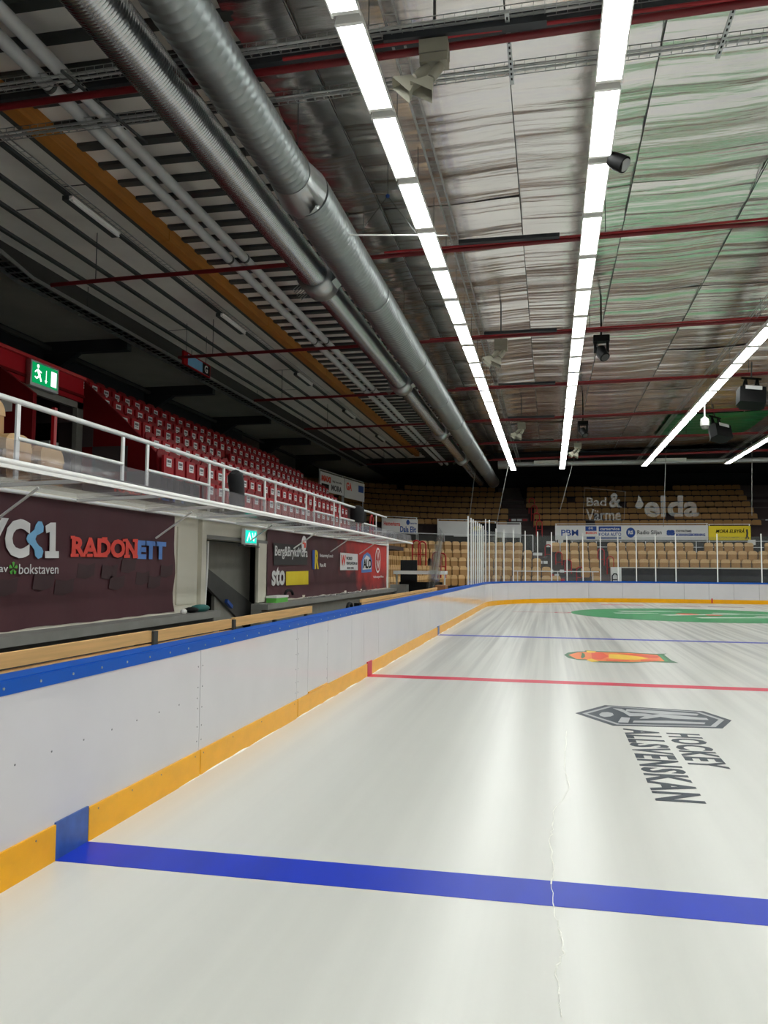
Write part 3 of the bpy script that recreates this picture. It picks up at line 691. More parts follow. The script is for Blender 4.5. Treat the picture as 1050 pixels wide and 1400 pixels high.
PR('logo_bar',[(427,752),(431,752),(431,778),(427,778.5)],m_dblue,bn2,.003)
put_text('R',m_byel,430,435.5,752,778,bn2,430,.05)
put_text('Restaurering Konsult',m_bwhite,437,455,757,763,bn2,440,.0)
put_text('Mora AB',m_bwhite,437,445,770,775,bn2,440,.0)
PR('white_patch',[(465,755.5),(489,757.5),(489,779.5),(465,779.5)],m_bwhite,bn2)
def pt2(s,mt,u0,u1,vt,vb,par,um,b_,dx):
    o = put_text(s,mt,u0,u1,vt,vb,par,um,b_); o.location.x = dx; return o
pt2('W',m_bred,466,472,759,773,bn2,468,.02,.005); pt2('WORLD',m_ink,473,481,761,765.5,bn2,475,.01,.005); pt2('VENTILATION AB',m_ink,473,488,768,772,bn2,475,.01,.005); pt2('010 240',m_ink,474,483,775,778,bn2,475,.01,.005)
PR('logo_arch',[(494,783),(494,768),(497,759),(502,755),(506,758),(508.5,766),(508,782)],m_bblue,bn2,.002)
PR('logo_arch_inner',[(495.5,779),(497,765),(501,759),(505,762),(507,770),(507,778)],m_bwhite,bn2,.004)
pt2('ALO',m_black,496,507,764,777,bn2,498,.03,.008)
c=at(516.5,766,0,XL)
A=[2*PI*i/24 for i in range(24)]
for i in range(24):
    a0_,a1_=A[i],A[(i+1)%24]; r0,r1=.33,.38
MB().prism(ringpoly(c.y,c.z,.0,.0,0,1) if False else [(c.y+.40*math.cos(a),c.z+.40*math.sin(a)) for a in A], lambda p,q,h:(XL+.002+h,p,q),0,.002).build('round_emblem', m_bwhite, bn2)
MB().prism([(c.y+.34*math.cos(a),c.z+.34*math.sin(a)) for a in A], lambda p,q,h:(XL+.004+h,p,q),0,.002).build('round_emblem_field', m_bredglow, bn2)
text('lettering','V',m_bwhite,(XL+.007,c.y-.15,c.z+.02),(0,1,0),(0,0,1),.3,.27,bn2,bold=.0,ext=.003)
text('lettering','W',m_bwhite,(XL+.007,c.y-.24,c.z-.27),(0,1,0),(0,0,1),.48,.27,bn2,bold=.0,ext=.003)
put_text('Volkswagen Mora',m_bwhite,510,524,787,791,bn2,515,.0)
# benches
def bench(y0,y1,lab,planks,xf=-3.3,legs=(),xs_=0):
    t = thing('team_bench', lab, 'bench', (xf,0,-.05))
    for (z0,z1) in planks:
        MB().box(-.02,.02,y0,y1,z0+.05,z1+.05).build('back_plank', m_wood, t)
    MB().box(-.48,-.08,y0,y1,.50,.54).build('seat_plank', m_wood, t)
    n = max(2,int((y1-y0)/1.4)+1)
    for i in range(n):
        y = y0+.12+(y1-y0-.24)*i/(n-1)
        MB().box(-.055,-.02,y-.03,y+.03,0,planks[0][1]-.0).build('leg', m_darkgrey, t)
        MB().box(-.46,-.42,y-.03,y+.03,0,.5).build('leg', m_darkgrey, t)
    return t
bench(2.2,6.28,'wooden bench with two back planks nearest the camera, behind the boards',[(.982,1.075),(.86,.966)])
bench(6.36,8.02,'short wooden bench with two back planks, second from the camera',[(.975,1.068),(.86,.958)])
bench(8.10,10.95,'wooden bench with one back plank in front of the stair opening',[(.98,1.075)])
MB().box(-3.36,-3.26,6.285,6.355,-.05,1.07).build('bench_post', m_darkgrey, label='grey post between the two nearest wooden benches', cat='post')
MB().box(-3.36,-3.26,8.03,8.09,-.05,1.06).build('bench_post', m_darkgrey, label='grey post between the second and third wooden benches', cat='post')
t = bench(14.0,23.8,'long far wooden bench with two back planks beyond the gap in the benches',[(.99,1.05),(.90,.978)])
t.rotation_euler=(0,0,0)
# wheel-like cart in the gap
t = thing('hose_reel', 'small dark hose reel standing in the gap between benches', 'reel', (-3.3,13.2,.62))
mb = MB(); mb.tube([(0,.2*math.cos(a),.2+.2*math.sin(a)) for a in [2*PI*i/16 for i in range(17)]], .03, 6, False); mb.build('wheel', m_black, t)
MB().tube([(-.05,0,.2),(.05,0,.2)], .07, 10).build('hub', m_galv, t); MB().box(-.03,.03,-.04,.04,-.67,.2).build('stand', m_darkgrey, t)
MB().box(-3.36,-3.26,13.75,13.9,-.05,1.0).build('bench_post', m_black, label='black post at the near end of the far bench', cat='post')
# flowers / box by far bench
t = thing('wooden_crate', 'small brown crate at the far end of the far bench', 'crate', (-3.25,24.2,-.05))
MB().box(-.15,.15,0,.7,0,1.15).build('body', m_ply, t)
t = thing('plexiglass_stack', 'stack of leaning clear sheets beside the far bench', 'plastic sheets', (-3.6,26,-.05))
for q in range(5): MB().bar((-.1-.1*q,.2*q,0),(.1-.1*q,.2*q+.4,2.9-.25*q),1.1,.02,(1,0,0)).build('sheet', m_glass, t)
# small items on ledges
t = thing('cloth_heap', 'dark teal cloth heap on the ledge beside the stair opening', 'cloth', (-5.22,11.25,.93))
MB().sphere((0,.25,.05),.1,12,(1.2,2.6,.6)).build('teal_fold', m_teal, t); MB().sphere((0,-.05,.04),.08,10,(1.2,2.0,.55)).build('dark_fold', m_black, t); MB().sphere((.02,-.35,.03),.05,8,(1,1.2,.8)).build('white_roll', m_white, t)
t = thing('storage_box', 'small green box on the ledge at the near corner of the far banner', 'box', (-5.22,14.95,.93))
MB().box(-.1,.1,-.25,.45,0,.09).build('body', m_leaf, t); MB().box(-.11,.11,-.26,.46,.09,.13).build('lid', m_white, t)
MB().tube([(-5.2,15.7+.25*math.cos(a),1.05+.1*math.sin(a*1.0)) for a in [PI*i/8 for i in range(9)]]+[(-5.2,15.2,.95)], .03, 6).build('cable_coil', m_black, label='black cable loop lying on the ledge by the far banner', cat='cable')
# folded plastic under far banner
mb = MB()
for q in range(12): mb.sphere((-5.2,17+.55*q,.95),.08,8,(1.2,3,.25+.2*random.random()))
mb.build('plastic_film', m_canopy, label='crumpled clear plastic film along the far ledge', cat='film')

# canopy
cp = thing('glass_canopy', 'clear glass canopy on white tubes over the team benches', 'canopy')
FXX,FZ,BKX,BZ = -4.2,2.43,-5.32,2.36
MB().tube([(FXX,2.6,FZ+.01),(FXX,24.7,FZ-.05)], .028, 10).build('front_rail', m_white, cp)
MB().box(FXX-.01,FXX+.02,2.6,24.7,FZ-.05,FZ-.02).build('front_strip', m_white, cp)
MB().tube([(BKX,2.6,BZ),(BKX,26.5,BZ)], .022, 8).build('rear_rail', m_rail, cp)
y = 3.5; i = 0; rys=[]
while y < 24.6:
    MB().bar((FXX,y,FZ-.03),(BKX,y,BZ-.0),.05,.035).build('rafter', m_rail, cp); rys.append(y); y += 1.6
for a,c in zip(rys,rys[1:]):
    MB().prism([(FXX,FZ),(FXX,FZ+.012),(BKX,BZ+.04),(BKX,BZ+.028)], lambda p,q,h:(p,h,q), a+.01,c-.01).build('pane', m_canopy, cp)
for y in (6.9,10.3,13.6,16.4,19.4,22.5):
    MB().tube([(-5.36,y,2.0),(-4.83,y,2.36)], .014, 6).build('brace', m_white, cp)
for a,c in ((2.6,9.2),(9.25,16),(16.05,24.6)):
    MB().box(FXX-.015,FXX-.007,a,c,FZ+.01,FZ+.19).build('upstand_pane', m_canopy, cp)
MB().box(WX,WX+.06,26.45,26.7,.9,2.6).build('end_post', m_white, label='white post at the far end of the cream wall', cat='post')
t = thing('monitor_panel','thin black panel lying on the canopy, nearer of two','panel',(-4.75,12.2,2.45)); MB().box(-.3,.3,-.4,.4,0,.03).build('panel', m_black, t)
t = thing('monitor_panel','thin black panel lying on the canopy, farther of two','panel',(-4.75,13.4,2.45)); MB().box(-.3,.3,-.4,.4,0,.03).build('panel', m_black, t)
# bundled black cover on the canopy rail
t = thing('black_cover', 'tall black padded cover standing on the canopy rail', 'cover', (-4.35,10.75,2.47))
MB().tube([(0,0,0),(0,-.02,.1),(0,-.02,.22),(.0,-.06,.34),(0,-.1,.44),(0,-.13,.48)], [.11,.115,.11,.12,.11,.06], 7).build('padding', m_blackcloth, t)
t = thing('black_cover', 'small black cover on the walkway rail near the far end of the canopy', 'cover', (-5.45,22.6,2.9))
MB().tube([(0,0,0),(0,0,.25),(0,-.03,.42),(0,-.05,.5)], [.2,.22,.2,.08], 12).build('padding', m_blackcloth, t)
# lower exit sign
t = thing('exit_sign', 'glowing teal exit sign under the canopy above the stair opening', 'exit sign', (-5.28,13.65,2.14))
MB().box(-.03,.03,-.30,.30,-.13,.15).build('housing', m_white, t); MB().box(.03,.034,-.27,.27,-.10,.12).build('face', m_teal_e, t)
MB().bar((.037,-.2,-.07),(.037,-.1,.08),.004,.03).bar((.037,-.1,.08),(.037,-.02,-.05),.004,.03).bar((.037,.05,.08),(.037,.12,-.06),.004,.03).bar((.037,.12,-.06),(.037,.2,.09),.004,.03).build('pictogram', m_white_e, t)
MB().bar((0,-.5,-.16),(0,.5,-.16),.02,.015).build('bracket', m_darkgrey, t)

# walkway and rail above the wall
MB().box(-6.95,WX-.001,-9,27,2.35,2.5).box(-12.5,-6.95,5,15.1,2.3,2.5).build('floor_walkway', m_darkgrey, kind='structure', label='walkway above the cream wall in front of the red seats')
rl = thing('walkway_railing', 'white tube railing along the walkway in front of the red seats', 'railing', (-5.5,0,0))
MB().tube([(0,3,3.34),(0,27,3.34)], .032, 10).build('top_rail', m_rail, rl)
secs = [(4.7,6.85),(7.46,9.6),(10.26,12.35),(12.95,15.0),(15.63,17.76),(18.4,20.2),(20.8,22.9),(23.5,25.4)]
for a,c in secs:
    MB().tube([(0,a,2.95),(0,c,2.95)], .025, 8).build('mid_rail', m_rail, rl)
    for y in (a,c): MB().box(-.012,.012,y-.03,y+.03,2.5,3.33).build('post', m_rail, rl)

# =================================================================== RED STAND
stand = thing('grandstand', 'stepped red grandstand carrying the rows of red seats', 'grandstand')
RX = [-(6.6+.8*k) for k in range(6)]            # seat line of each row, front to top
RZ = [2.5+.53*k for k in range(6)]              # row floor
rstart = [14.4,14.2,15.2,15.3,15.9,16.2]; rend = [25.6,28.6,30.0,31.5,30.5,30.0]
for k in range(6):
    x1 = RX[k]+.45; x0 = RX[k]-.35
    y0 = 15.1 if k > 1 else 13.6
    MB().box(x0,x1,y0,34,RZ[k]-.53-(.0 if k else -.38),RZ[k]).build('step', m_stepd, stand)
MB().box(-14,RX[5]-.35,16,36,RZ[5]-.2,RZ[5]).build('top_landing', m_stepd, stand)
# side wall of the stand at the stair opening and walls around the opening
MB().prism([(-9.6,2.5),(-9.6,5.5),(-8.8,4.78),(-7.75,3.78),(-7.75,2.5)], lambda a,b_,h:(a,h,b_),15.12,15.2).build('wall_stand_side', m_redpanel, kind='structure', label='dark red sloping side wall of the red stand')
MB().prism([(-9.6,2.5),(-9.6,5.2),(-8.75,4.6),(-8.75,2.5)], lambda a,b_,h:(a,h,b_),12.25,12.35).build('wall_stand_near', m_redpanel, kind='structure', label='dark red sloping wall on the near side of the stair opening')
MB().box(-9.7,-9.6,8,15.1,5.02,5.5).build('wall_opening', m_redwall, kind='structure', label='red header wall above the doorway in the stand')
MB().box(-9.72,-9.55,8,15.12,5.5,5.56).build('trim_1', m_redrail, kind='structure', label='raised red rail on top of the header wall')
MB().box(-9.6,-9.56,8,15.1,5.12,5.17).build('trim_2', m_redpanel, kind='structure', label='thin dark red moulding on the header wall')
df = thing('door_frame','grey steel frame of the doorway in the red header wall','door frame',(-9.64,0,-.28))
MB().box(-.05,.05,14.88,15.1,2.78,5.28).build('jamb', m_stair, df); MB().box(-.05,.05,12.7,12.85,2.78,5.28).build('jamb', m_stair, df); MB().box(-.05,.05,12.7,15.1,5.15,5.28).build('head', m_stair, df)
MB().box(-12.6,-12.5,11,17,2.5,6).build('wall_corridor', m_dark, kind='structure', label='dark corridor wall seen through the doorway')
MB().box(-8.62,-8.56,12.6,12.68,2.5,4.4).build('red_post', m_redrail, label='bright red upright at the left of the dark doorway', cat='post')
# grey concrete stair seen in doorway
t = thing('stair_flight','grey stair flight and machine behind the walkway rail in the doorway','staircase',(-8.5,13.6,2.5))
for q in range(5): MB().box(-.3-.3*q,.0-.3*q,0,1.0,0,.25+.22*q).build('step', m_stair, t)
MB().box(-.9,-.7,-.2,.1,.9,1.45).build('grey_box', m_ledge, t)
# exit sign on the red header
t = thing('exit_sign', 'bright green exit sign with running figure, arrow and door on the red wall', 'exit sign', (-9.5,13.6,5.22)); t.scale=(1.22,)*3
MB().box(-.06,.02,-.36,.36,-.20,.20).build('housing', m_galv, t)
MB().box(.02,.024,-.32,.32,-.15,.17).build('face', m_green_e, t)
f_ = MB()
f_.bar((.027,-.20,.08),(.027,-.14,-.02),.004,.05).bar((.027,-.14,-.02),(.027,-.22,-.07),.004,.03).bar((.027,-.22,-.07),(.027,-.26,-.05),.004,.02).bar((.027,-.14,-.02),(.027,-.10,-.10),.004,.03).bar((.027,-.19,.07),(.027,-.10,.04),.004,.02).bar((.027,-.2,.07),(.027,-.26,.02),.004,.02)
f_.prism([(-.185+.028*math.cos(a),.125+.028*math.sin(a)) for a in A[::2]], lambda p,q,h:(.025+h,p,q),0,.004)
f_.bar((.027,.02,.10),(.027,.02,-.06),.004,.014).prism([(-.01,-.06),(.05,-.06),(.02,-.11)], lambda p,q,h:(.025+h,p,q),0,.004)
f_.box(.025,.029,.15,.29,-.12,.12); f_.build('pictogram', m_white_e, t)
MB().box(-.09,-.06,-.1,.1,-.1,.1).build('mount', m_redrail, t)
MB().box(-9.45,-9.15,12.235,12.247,4.28,4.48).build('wall_notice', m_paper, label='pale rectangular notice on the dark red wall at far left', cat='notice')

def outline(wd,h,rt,rb,n=4):
    P=[]
    for cx,cz,a0,r in ((wd/2-rt,h-rt,0,rt),(-wd/2+rt,h-rt,90,rt),(-wd/2+rb,rb,180,rb),(wd/2-rb,rb,270,rb)):
        for i in range(n+1):
            a=math.radians(a0+90*i/n); P.append((cx+r*math.cos(a),cz+r*math.sin(a)))
    return P
def seat_meshes(tag_,m1,m2,wd):
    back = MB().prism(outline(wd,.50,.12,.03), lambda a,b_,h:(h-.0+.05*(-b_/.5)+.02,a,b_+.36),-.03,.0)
    pan = MB().prism(outline(wd*.93,.44,.04,.10), lambda a,b_,h:(h+.07-.02*b_,a,b_+.30),0,.05)
    rim = MB().prism([(-wd/2,.30)]+[(p,q) for p,q in outline(wd,.50,.15,.03) if q>.32][::-1]+[(wd/2,.30)], lambda a,b_,h:(h+.02-.10*(b_-.3),a,b_+.365),-.02,.10)
    leg = MB().box(-.04,.10,-.02,.02,0,.34)
    return back.mesh('backrest',m2), pan.mesh('seat',m1), rim.mesh('back_rim',m1), leg.mesh('support',m_black)
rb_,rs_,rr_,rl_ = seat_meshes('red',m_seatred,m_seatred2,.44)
stk = MB().box(.115,.122,-.10,.10,.52,.68).mesh('sticker',m_sticker)
stk_ink = MB()
for q in range(4): stk_ink.box(.122,.1235,-.075+.04*q,-.045+.04*q,.60,.65)
stk_ink.box(.122,.1235,-.07,.06,.56,.572); stk_ink = stk_ink.mesh('print',m_ink)
proto = thing('red_folding_chair','','chair',group='red seats of the left stand')
link('backrest',rb_,proto); link('seat',rs_,proto); link('support',rl_,proto); s_=link('sticker',stk,proto); link('print',stk_ink,s_)
rown = ['lowest row','second row up','third row up','fourth row up','fifth row up','top row']
first=True
for k in range(6):
    n=0; y=rstart[k]
    while y < rend[k]:
        n+=1
        skip = (k==3 and 20.6<y<21.2)
        if not skip:
            o = proto if first else dup(proto); first=False
            o.location=(RX[k],y+.25,RZ[k]); o.rotation_euler=(0,0,0)
            o['label']='red folding seat with sticker, '+rown[k]+', '+ORD(n)+' from its near end'
        y+=.5
# red hoops and grey posts
def hoop(x,y,z,h,wd,lab,ang=0,mt=m_redrail):
    t = thing('handrail_hoop', lab, 'handrail', (x,y,z), ang)
    P=[(0,-wd/2,0),(0,-wd/2,h-wd/2)]+[(0,-wd/2*math.cos(a),h-wd/2+wd/2*math.sin(a)) for a in [PI*i/6 for i in range(1,6)]]+[(0,wd/2,h-wd/2),(0,wd/2,0)]
    MB().tube(P,.03,6).build('tube',mt,t); MB().tube([(0,-wd/2,h*.45),(0,wd/2,h*.45)],.02,6).build('crossbar',mt,t); return t
hoop(-6.3,26.3,2.5,1.0,.5,'red hoop handrail at the far end of the front red row, nearer one')
hoop(-6.3,28.3,2.5,1.0,.5,'red hoop handrail at the far end of the front red row, farther one')

# near-left beige seats on the walkway
bb_,bs_,br_,bl_ = seat_meshes('beige',m_seatbeige2,m_seatbeige2,.48)
br_.materials[0]=m_seatbeige
for i,(x,y,z,lab) in enumerate(((-6.7,8.45,2.78,'beige plastic seat with number plate at the left frame edge'),(-6.2,8.3,2.28,'beige seat behind the canopy glass, leftmost of the lower pair'),(-6.2,8.95,2.24,'beige seat behind the canopy glass, right one of the lower pair'))):
    t = thing('beige_folding_chair', lab, 'chair', (x,y,z))
    link('backrest',bb_,t); link('seat',bs_,t); link('back_rim',br_,t); link('support',bl_,t)
    MB().box(.095,.10,-.10,.10,.55,.68).build('number_plate', m_sticker if i!=1 else m_lblue, t)
# long banner cloths lying below railing (dark strip with faint lettering)
t = thing('rail_banner','dark strip banner with red and blue letters below the walkway rail','banner',(-5.44,0,0))
MB().box(-.005,.005,8.6,11.6,2.5,2.72).build('cloth', m_charcoal2, t)
text('lettering','RADON',m_bred,(.008,9.3,2.56),(0,1,0),(0,0,1),1.25,.1,t,bold=.03,ext=.003); text('lettering','ETT',m_bblue,(.008,10.6,2.56),(0,1,0),(0,0,1),.8,.1,t,bold=.03,ext=.003)

# =================================================================== FAR STANDS
EC = (-1.0,40.0)
def spath(Rr, y0, xmax, step=.5):
    """points (x,y,ang) along the row: left straight, corner arc, end straight"""
    out=[]; y=y0
    while y < EC[1]: out.append((EC[0]-Rr,y,0.)); y+=step
    L_=Rr*PI/2; n=max(4,int(L_/step))
    for i in range(n): a=PI-PI/2*(i+.5)/n; out.append((EC[0]+Rr*math.cos(a),EC[1]+Rr*math.sin(a),a+PI))
    x=EC[0]+step*.5
    while x < xmax: out.append((x,EC[1]+Rr,-PI/2)); x+=step
    return out
def ring_block(R0,R1,z0,z1,y0,xmax):
    def ln(Rr):
        P=[(EC[0]-Rr,y0)]+[(EC[0]+Rr*math.cos(PI-PI/2*i/10),EC[1]+Rr*math.sin(PI-PI/2*i/10)) for i in range(11)]+[(xmax,EC[1]+Rr)]; return P
    return ribbon(ln(R0),ln(R1),z0,z1)
es = thing('grandstand', 'stepped far grandstand curving round the end of the rink, carrying beige seats', 'grandstand')
LF=[.40+.48*k for k in range(5)]; LR=[5.0+.85*k for k in range(5)]
UF=[3.80+.435*k for k in range(7)]; UR=[11.0+.85*k for k in range(7)]
for k in range(5): ring_block(LR[k]-.42,LR[k]+.43,LF[k]-.5,LF[k],27.4,20).build('step', m_step, es)
ring_block(LR[4]+.43,10.0,2.3,2.62,34.5,20).build('walkway', m_step, es)
ring_block(10.0,10.15,2.62,3.6,36.5,20).build('parapet', m_darkgrey, es)
for k in range(7): ring_block(UR[k]-.42,UR[k]+.43,UF[k]-.5,UF[k],35.5,20).build('step', m_stepd, es)
stx = lambda y: (1.5-3.0*(y-44.6)/4.9) if y < 49.5 else (-1.5-1.2*(y-49.5)/7)
beige = thing('beige_folding_chair','','chair',group='beige seats of the far stands')
pan_low = MB().prism(outline(.45,.36,.04,.06), lambda a,b_,h:(h+.07-.02*b_,a,b_+.30),0,.05).mesh('seat',m_seatbeige2)
link('backrest',bb_,beige); link('seat',pan_low,beige); link('back_rim',br_,beige)
u_back = MB().prism(outline(.51,.25,.05,.03), lambda a,b_,h:(h,a,b_+.58),-.03,.0).mesh('backrest',m_upseat_shaded)
u_pan = MB().prism(outline(.49,.13,.03,.03), lambda a,b_,h:(h+.05,a,b_+.52),0,.04).mesh('seat',m_upseat_shaded)
upper = thing('beige_folding_chair','','chair',group='beige seats of the far stands'); link('backrest',u_back,upper); link('seat',u_pan,upper); upfirst=True
cnt=0; stuff=MB(); first=True
names=['front row','second row','third row','fourth row','back row']
un=['front row','second row','third row','fourth row','fifth row','sixth row','seventh row','top row']
def blocked(x,y,tier):
    if y > 44 and abs(x-stx(y)) < (.85 if tier else .75): return True
    if y > 44 and not tier and abs(x-2.95) < .3: return True
    if tier and x > 12.2+.0*y and x < 15.0: return True
    if not tier and y>44 and 10.0<y-35: return False
    return False
for tier,(FZ_,RR_,y0) in enumerate(((LF,LR,28.0),(UF,UR,37.0))):
    for k in range(len(FZ_)):
        n=0
        for (x,y,a) in spath(RR_[k],y0,16.5 if tier else 15.5,.53):
            if blocked(x,y,tier): continue
            if not tier and y>44 and k<2 and 3.5<x: continue
            u_ = x/y
            if u_ > .30: continue
            n+=1; z=FZ_[k]
            single = (tier==0) or (tier==1 and k<2)
            if random.random() < .012: continue
            if single and cnt < 300:
                cnt+=1
                if tier: o = upper if upfirst else dup(upper); upfirst=False
                else: o = beige if first else dup(beige); first=False
                o.location=(x,y,z); o.rotation_euler=(0,0,a)
                o['label']='beige folding seat, '+((names[k]+' of the lower far stand') if not tier else (un[k]+' of the upper far stand'))+', '+ORD(n)+' from the left end'
            else:
                ca_,sa_=math.cos(a),math.sin(a)
                tf=lambda p,q,r:(x+p*ca_-q*sa_,y+p*sa_+q*ca_,z+r)
                for (x0,x1,w_,z0,z1) in ((-.03,0,.255,.58,.83),(.05,.09,.245,.52,.65)):
                    vs=[tf(x0,-w_,z0),tf(x1,-w_,z0),tf(x1,w_,z0),tf(x0,w_,z0),tf(x0,-w_,z1-.06),tf(x1,-w_,z1-.06),tf(x1,w_,z1-.06),tf(x0,w_,z1-.06),tf(x0,-w_+.06,z1),tf(x1,-w_+.06,z1),tf(x1,w_-.06,z1),tf(x0,w_-.06,z1)]
                    stuff.add(vs,[(0,1,5,4),(1,2,6,5),(2,3,7,6),(3,0,4,7),(4,5,9,8),(5,6,10,9),(6,7,11,10),(7,4,8,11),(8,9,10,11)])
stuff.build('upper_seats', m_upseat_shaded, label='many beige folding seats filling the higher rows of the far stand', cat='chairs', kind='stuff')
# aisle stairs with red and white risers
def stair(name,lab,y0,y1,z0,z1,n,hw,xc,col=True):
    t = thing(name,lab,'staircase')
    for i in range(n):
        ya=y0+(y1-y0)*i/n; yb=y0+(y1-y0)*(i+1)/n; za=z0+(z1-z0)*(i+1)/n; c=xc(ya)
        MB().box(c-hw,c+hw,ya,yb+.05,za-.5,za).build('step', m_step, t)
        if col:
            for q in range(4):
                if random.random()<.8: MB().box(c-hw+.05+q*hw*.48,c-hw+.02+(q+.9)*hw*.48,ya-.01,ya-.0,za-.20,za-.04).build('riser_sticker', m_sticker if (q+i)%3 else m_redrail, t)
    return t
stair('aisle_stairs','lower aisle steps with red and white risers left of the blue-lettered sponsor banner',44.7,49.2,.4,2.62,9,.62,stx)
stair('aisle_stairs','upper aisle steps with red and white lower risers behind the white boards',50.1,53.5,2.8,4.9,7,.75,stx)
stair('aisle_stairs','dark top flight of the upper aisle below the navy wall',53.5,57.6,4.9,7.3,9,.75,stx,False)
stair('aisle_stairs','upper aisle steps with red and white risers at the right frame edge',50.1,54.0,2.8,5.1,8,1.3,lambda y:13.6)
stair('aisle_stairs','dark top flight of steps at the right frame edge',54.0,57.6,5.1,7.3,8,1.3,lambda y:13.6,False)
for i,(x,y,z,s) in enumerate(((-.1,48.3,2.0,1),(.5,47.3,1.55,2),(1.0,46.4,1.1,3),(1.6,45.4,.7,4))):
    hoop(x-.0,y,z,1.05,.35,'red hoop handrail left of the lower aisle, '+['highest','second highest','third highest','lowest'][i]+' one',PI/2)
for i,(x,y,z) in enumerate(((2.45,47.4,1.7),(2.9,46.6,1.25))):
    hoop(x+.4,y,z,1.1,.35,'red hoop handrail right of the lower aisle, '+['upper','lower'][i]+' one',PI/2)
for i,(u,v,Y) in enumerate(((569,773,32),(577,773,33.5),(597,790,31),(604,790,32.5))):
    p=at(u,v,1,Y); hoop(p.x,Y,p.z-.0,1.0,.32,'red hoop handrail among the beige corner seats, '+ORD(i+1)+' from the left',PI/2)
for i,y in enumerate((50.6,51.6,52.6,53.6)):
    hoop(stx(y)+1.05,y,3.6+.55*i,1.0,.35,'red hoop handrail right of the upper aisle, '+ORD(i+1)+' from the bottom',PI/2)
MB().box(2.68,3.2,44.6,48.8,.3,.9).build('pink_step', m_pink, label='narrow pinkish step gap between beige seat blocks', cat='step')
# black tarp barrier and white box at rink end
t = thing('tarp_barrier','black tarpaulin barrier with pale top bar behind the far glass','barrier',(0,43.6,0))
MB().box(3.65,16,0,.05,-.05,1.70).build('tarpaulin', m_blackcloth, t); MB().box(3.65,16,-.02,.07,1.70,1.76).build('top_bar', m_cream, t)
t = thing('white_cabinet','white cabinet with a dark arch mark beside the black barrier','cabinet',(3.36,43.4,-.05))
MB().box(-.25,.26,0,.5,0,1.8).build('body', m_white, t); hh=MB().tube([(-.2,-.02,.9),(-.2,-.02,1.35),(-.12,-.02,1.45),(.0,-.02,1.45),(.08,-.02,1.35),(.08,-.02,.9)],.035,6).tube([(-.2,-.02,1.15),(.08,-.02,1.15)],.03,6); hh.build('arch_mark', m_black, t)
# white barrier frame in front of lower stand
t = thing('white_barrier','thin white barrier frame in front of the lower aisle','barrier',(-.2,43.7,0))
for z in (.9,1.5): MB().bar((-1.7,0,z),(2.7,0,z),.04,.05).build('bar', m_rail, t)
for x in (-1.5,.6,2.4): MB().bar((x,0,-.05),(x,0,1.5),.04,.04).build('leg', m_rail, t)
# walkway railing of far stand
t = thing('walkway_railing','thin pale railing between the lower and upper far stands','railing')
def rp(s_deg=None): pass
RP=[(EC[0]-9.3,36)]+[(EC[0]+9.3*math.cos(PI-PI/2*i/8),EC[1]+9.3*math.sin(PI-PI/2*i/8)) for i in range(9)]+[(-.0,49.3)]
MB().tube([(x,y,3.65) for x,y in RP[:-1]]+[(-2.5,49.3,3.65)] if False else [(x,y,3.65) for x,y in RP[:-1]],.025,6).build('top_rail',m_rail,t)
MB().tube([(1.2,49.3,3.3),(16,49.3,3.3)],.022,6).build('top_rail',m_rail,t)
MB().tube([(1.2,49.3,2.95),(16,49.3,2.95)],.02,6).build('mid_rail',m_rail,t)
for x,y in RP[:-1]: MB().bar((x,y,2.6),(x,y,3.65),.05,.05).build('post',m_rail,t)
for q in range(11): MB().bar((1.3+1.4*q,49.3,2.6),(1.3+1.4*q,49.3,3.3),.04,.04).build('post',m_rail,t)
# banners on the parapet (flat boards)
def board(lab,u0,u1,vt,vb,Y0,Y1,mt,name='sponsor_board'):
    p=at(u0,vt,1,Y0); q=at(u1,vt,1,Y1); zb=at(u0,vb,1,Y0).z; zt=p.z
    t=thing(name,lab,'banner',(p.x,p.y,0),math.atan2(q.y-p.y,q.x-p.x)); Lg=math.hypot(q.x-p.x,q.y-p.y)
    MB().box(0,Lg,-.02,.02,zb,zt).build('board',mt,t)
    MB().bar((0,.05,zt+.1),(Lg,.05,zt+.1),.03,.03).build('rail',m_rail,t)
    for x in (.05,Lg-.05): MB().bar((x,.05,zb-.6),(x,.05,zt+.1),.04,.04).build('bracket',m_rail,t)
    return t,Lg,zb,zt
def btext(t,s,mt,x0,x1,z0,z1,b_=.012,dy=-.024,**k): return text('lettering',s,mt,(x0,dy,z0),(1,0,0),(0,0,1),x1-x0,z1-z0,t,bold=b_,ext=.003,**k)
def bbox(t,name,mt,x0,x1,z0,z1,dy=-.022): return MB().box(x0,x1,dy-.002,dy,z0,z1).build(name,mt,t)
t,Lg,zb,zt = board('long white sponsor board with blue lettering beside the lower aisle',759,968,718.5,738,49.9,49.9,m_bwhite)
S=Lg/209.; X=lambda u:(u-759)*S; H=zt-zb; Z=lambda f:zb+H*f
btext(t,'PBM',m_dblue,X(767.5),X(791.5),Z(.28),Z(.70),.015)
bbox(t,'blue_block',m_dblue,X(801.5),X(817),Z(.62),Z(.94)); bbox(t,'white_block',m_paper,X(801.5),X(817),Z(.22),Z(.62)); btext(t,'BOSCH',m_bred,X(802),X(817),Z(.40),Z(.56),.04,-.027); bbox(t,'blue_block',m_dblue,X(803),X(815),Z(.05),Z(.22)); btext(t,'(H)',m_bwhite,X(806),X(812),Z(.70),Z(.88),.02,-.027)
bbox(t,'blue_block',m_dblue,X(820),X(851),Z(.58),Z(.93)); btext(t,'carservice',m_bwhite,X(822),X(849),Z(.66),Z(.86),.015,-.027); btext(t,'MORA AUTO',m_dblue,X(820),X(851),Z(.26),Z(.50),.02); bbox(t,'blue_block',m_dblue,X(821),X(851),Z(.08),Z(.17))
cx_,cz_=X(864),Z(.5)
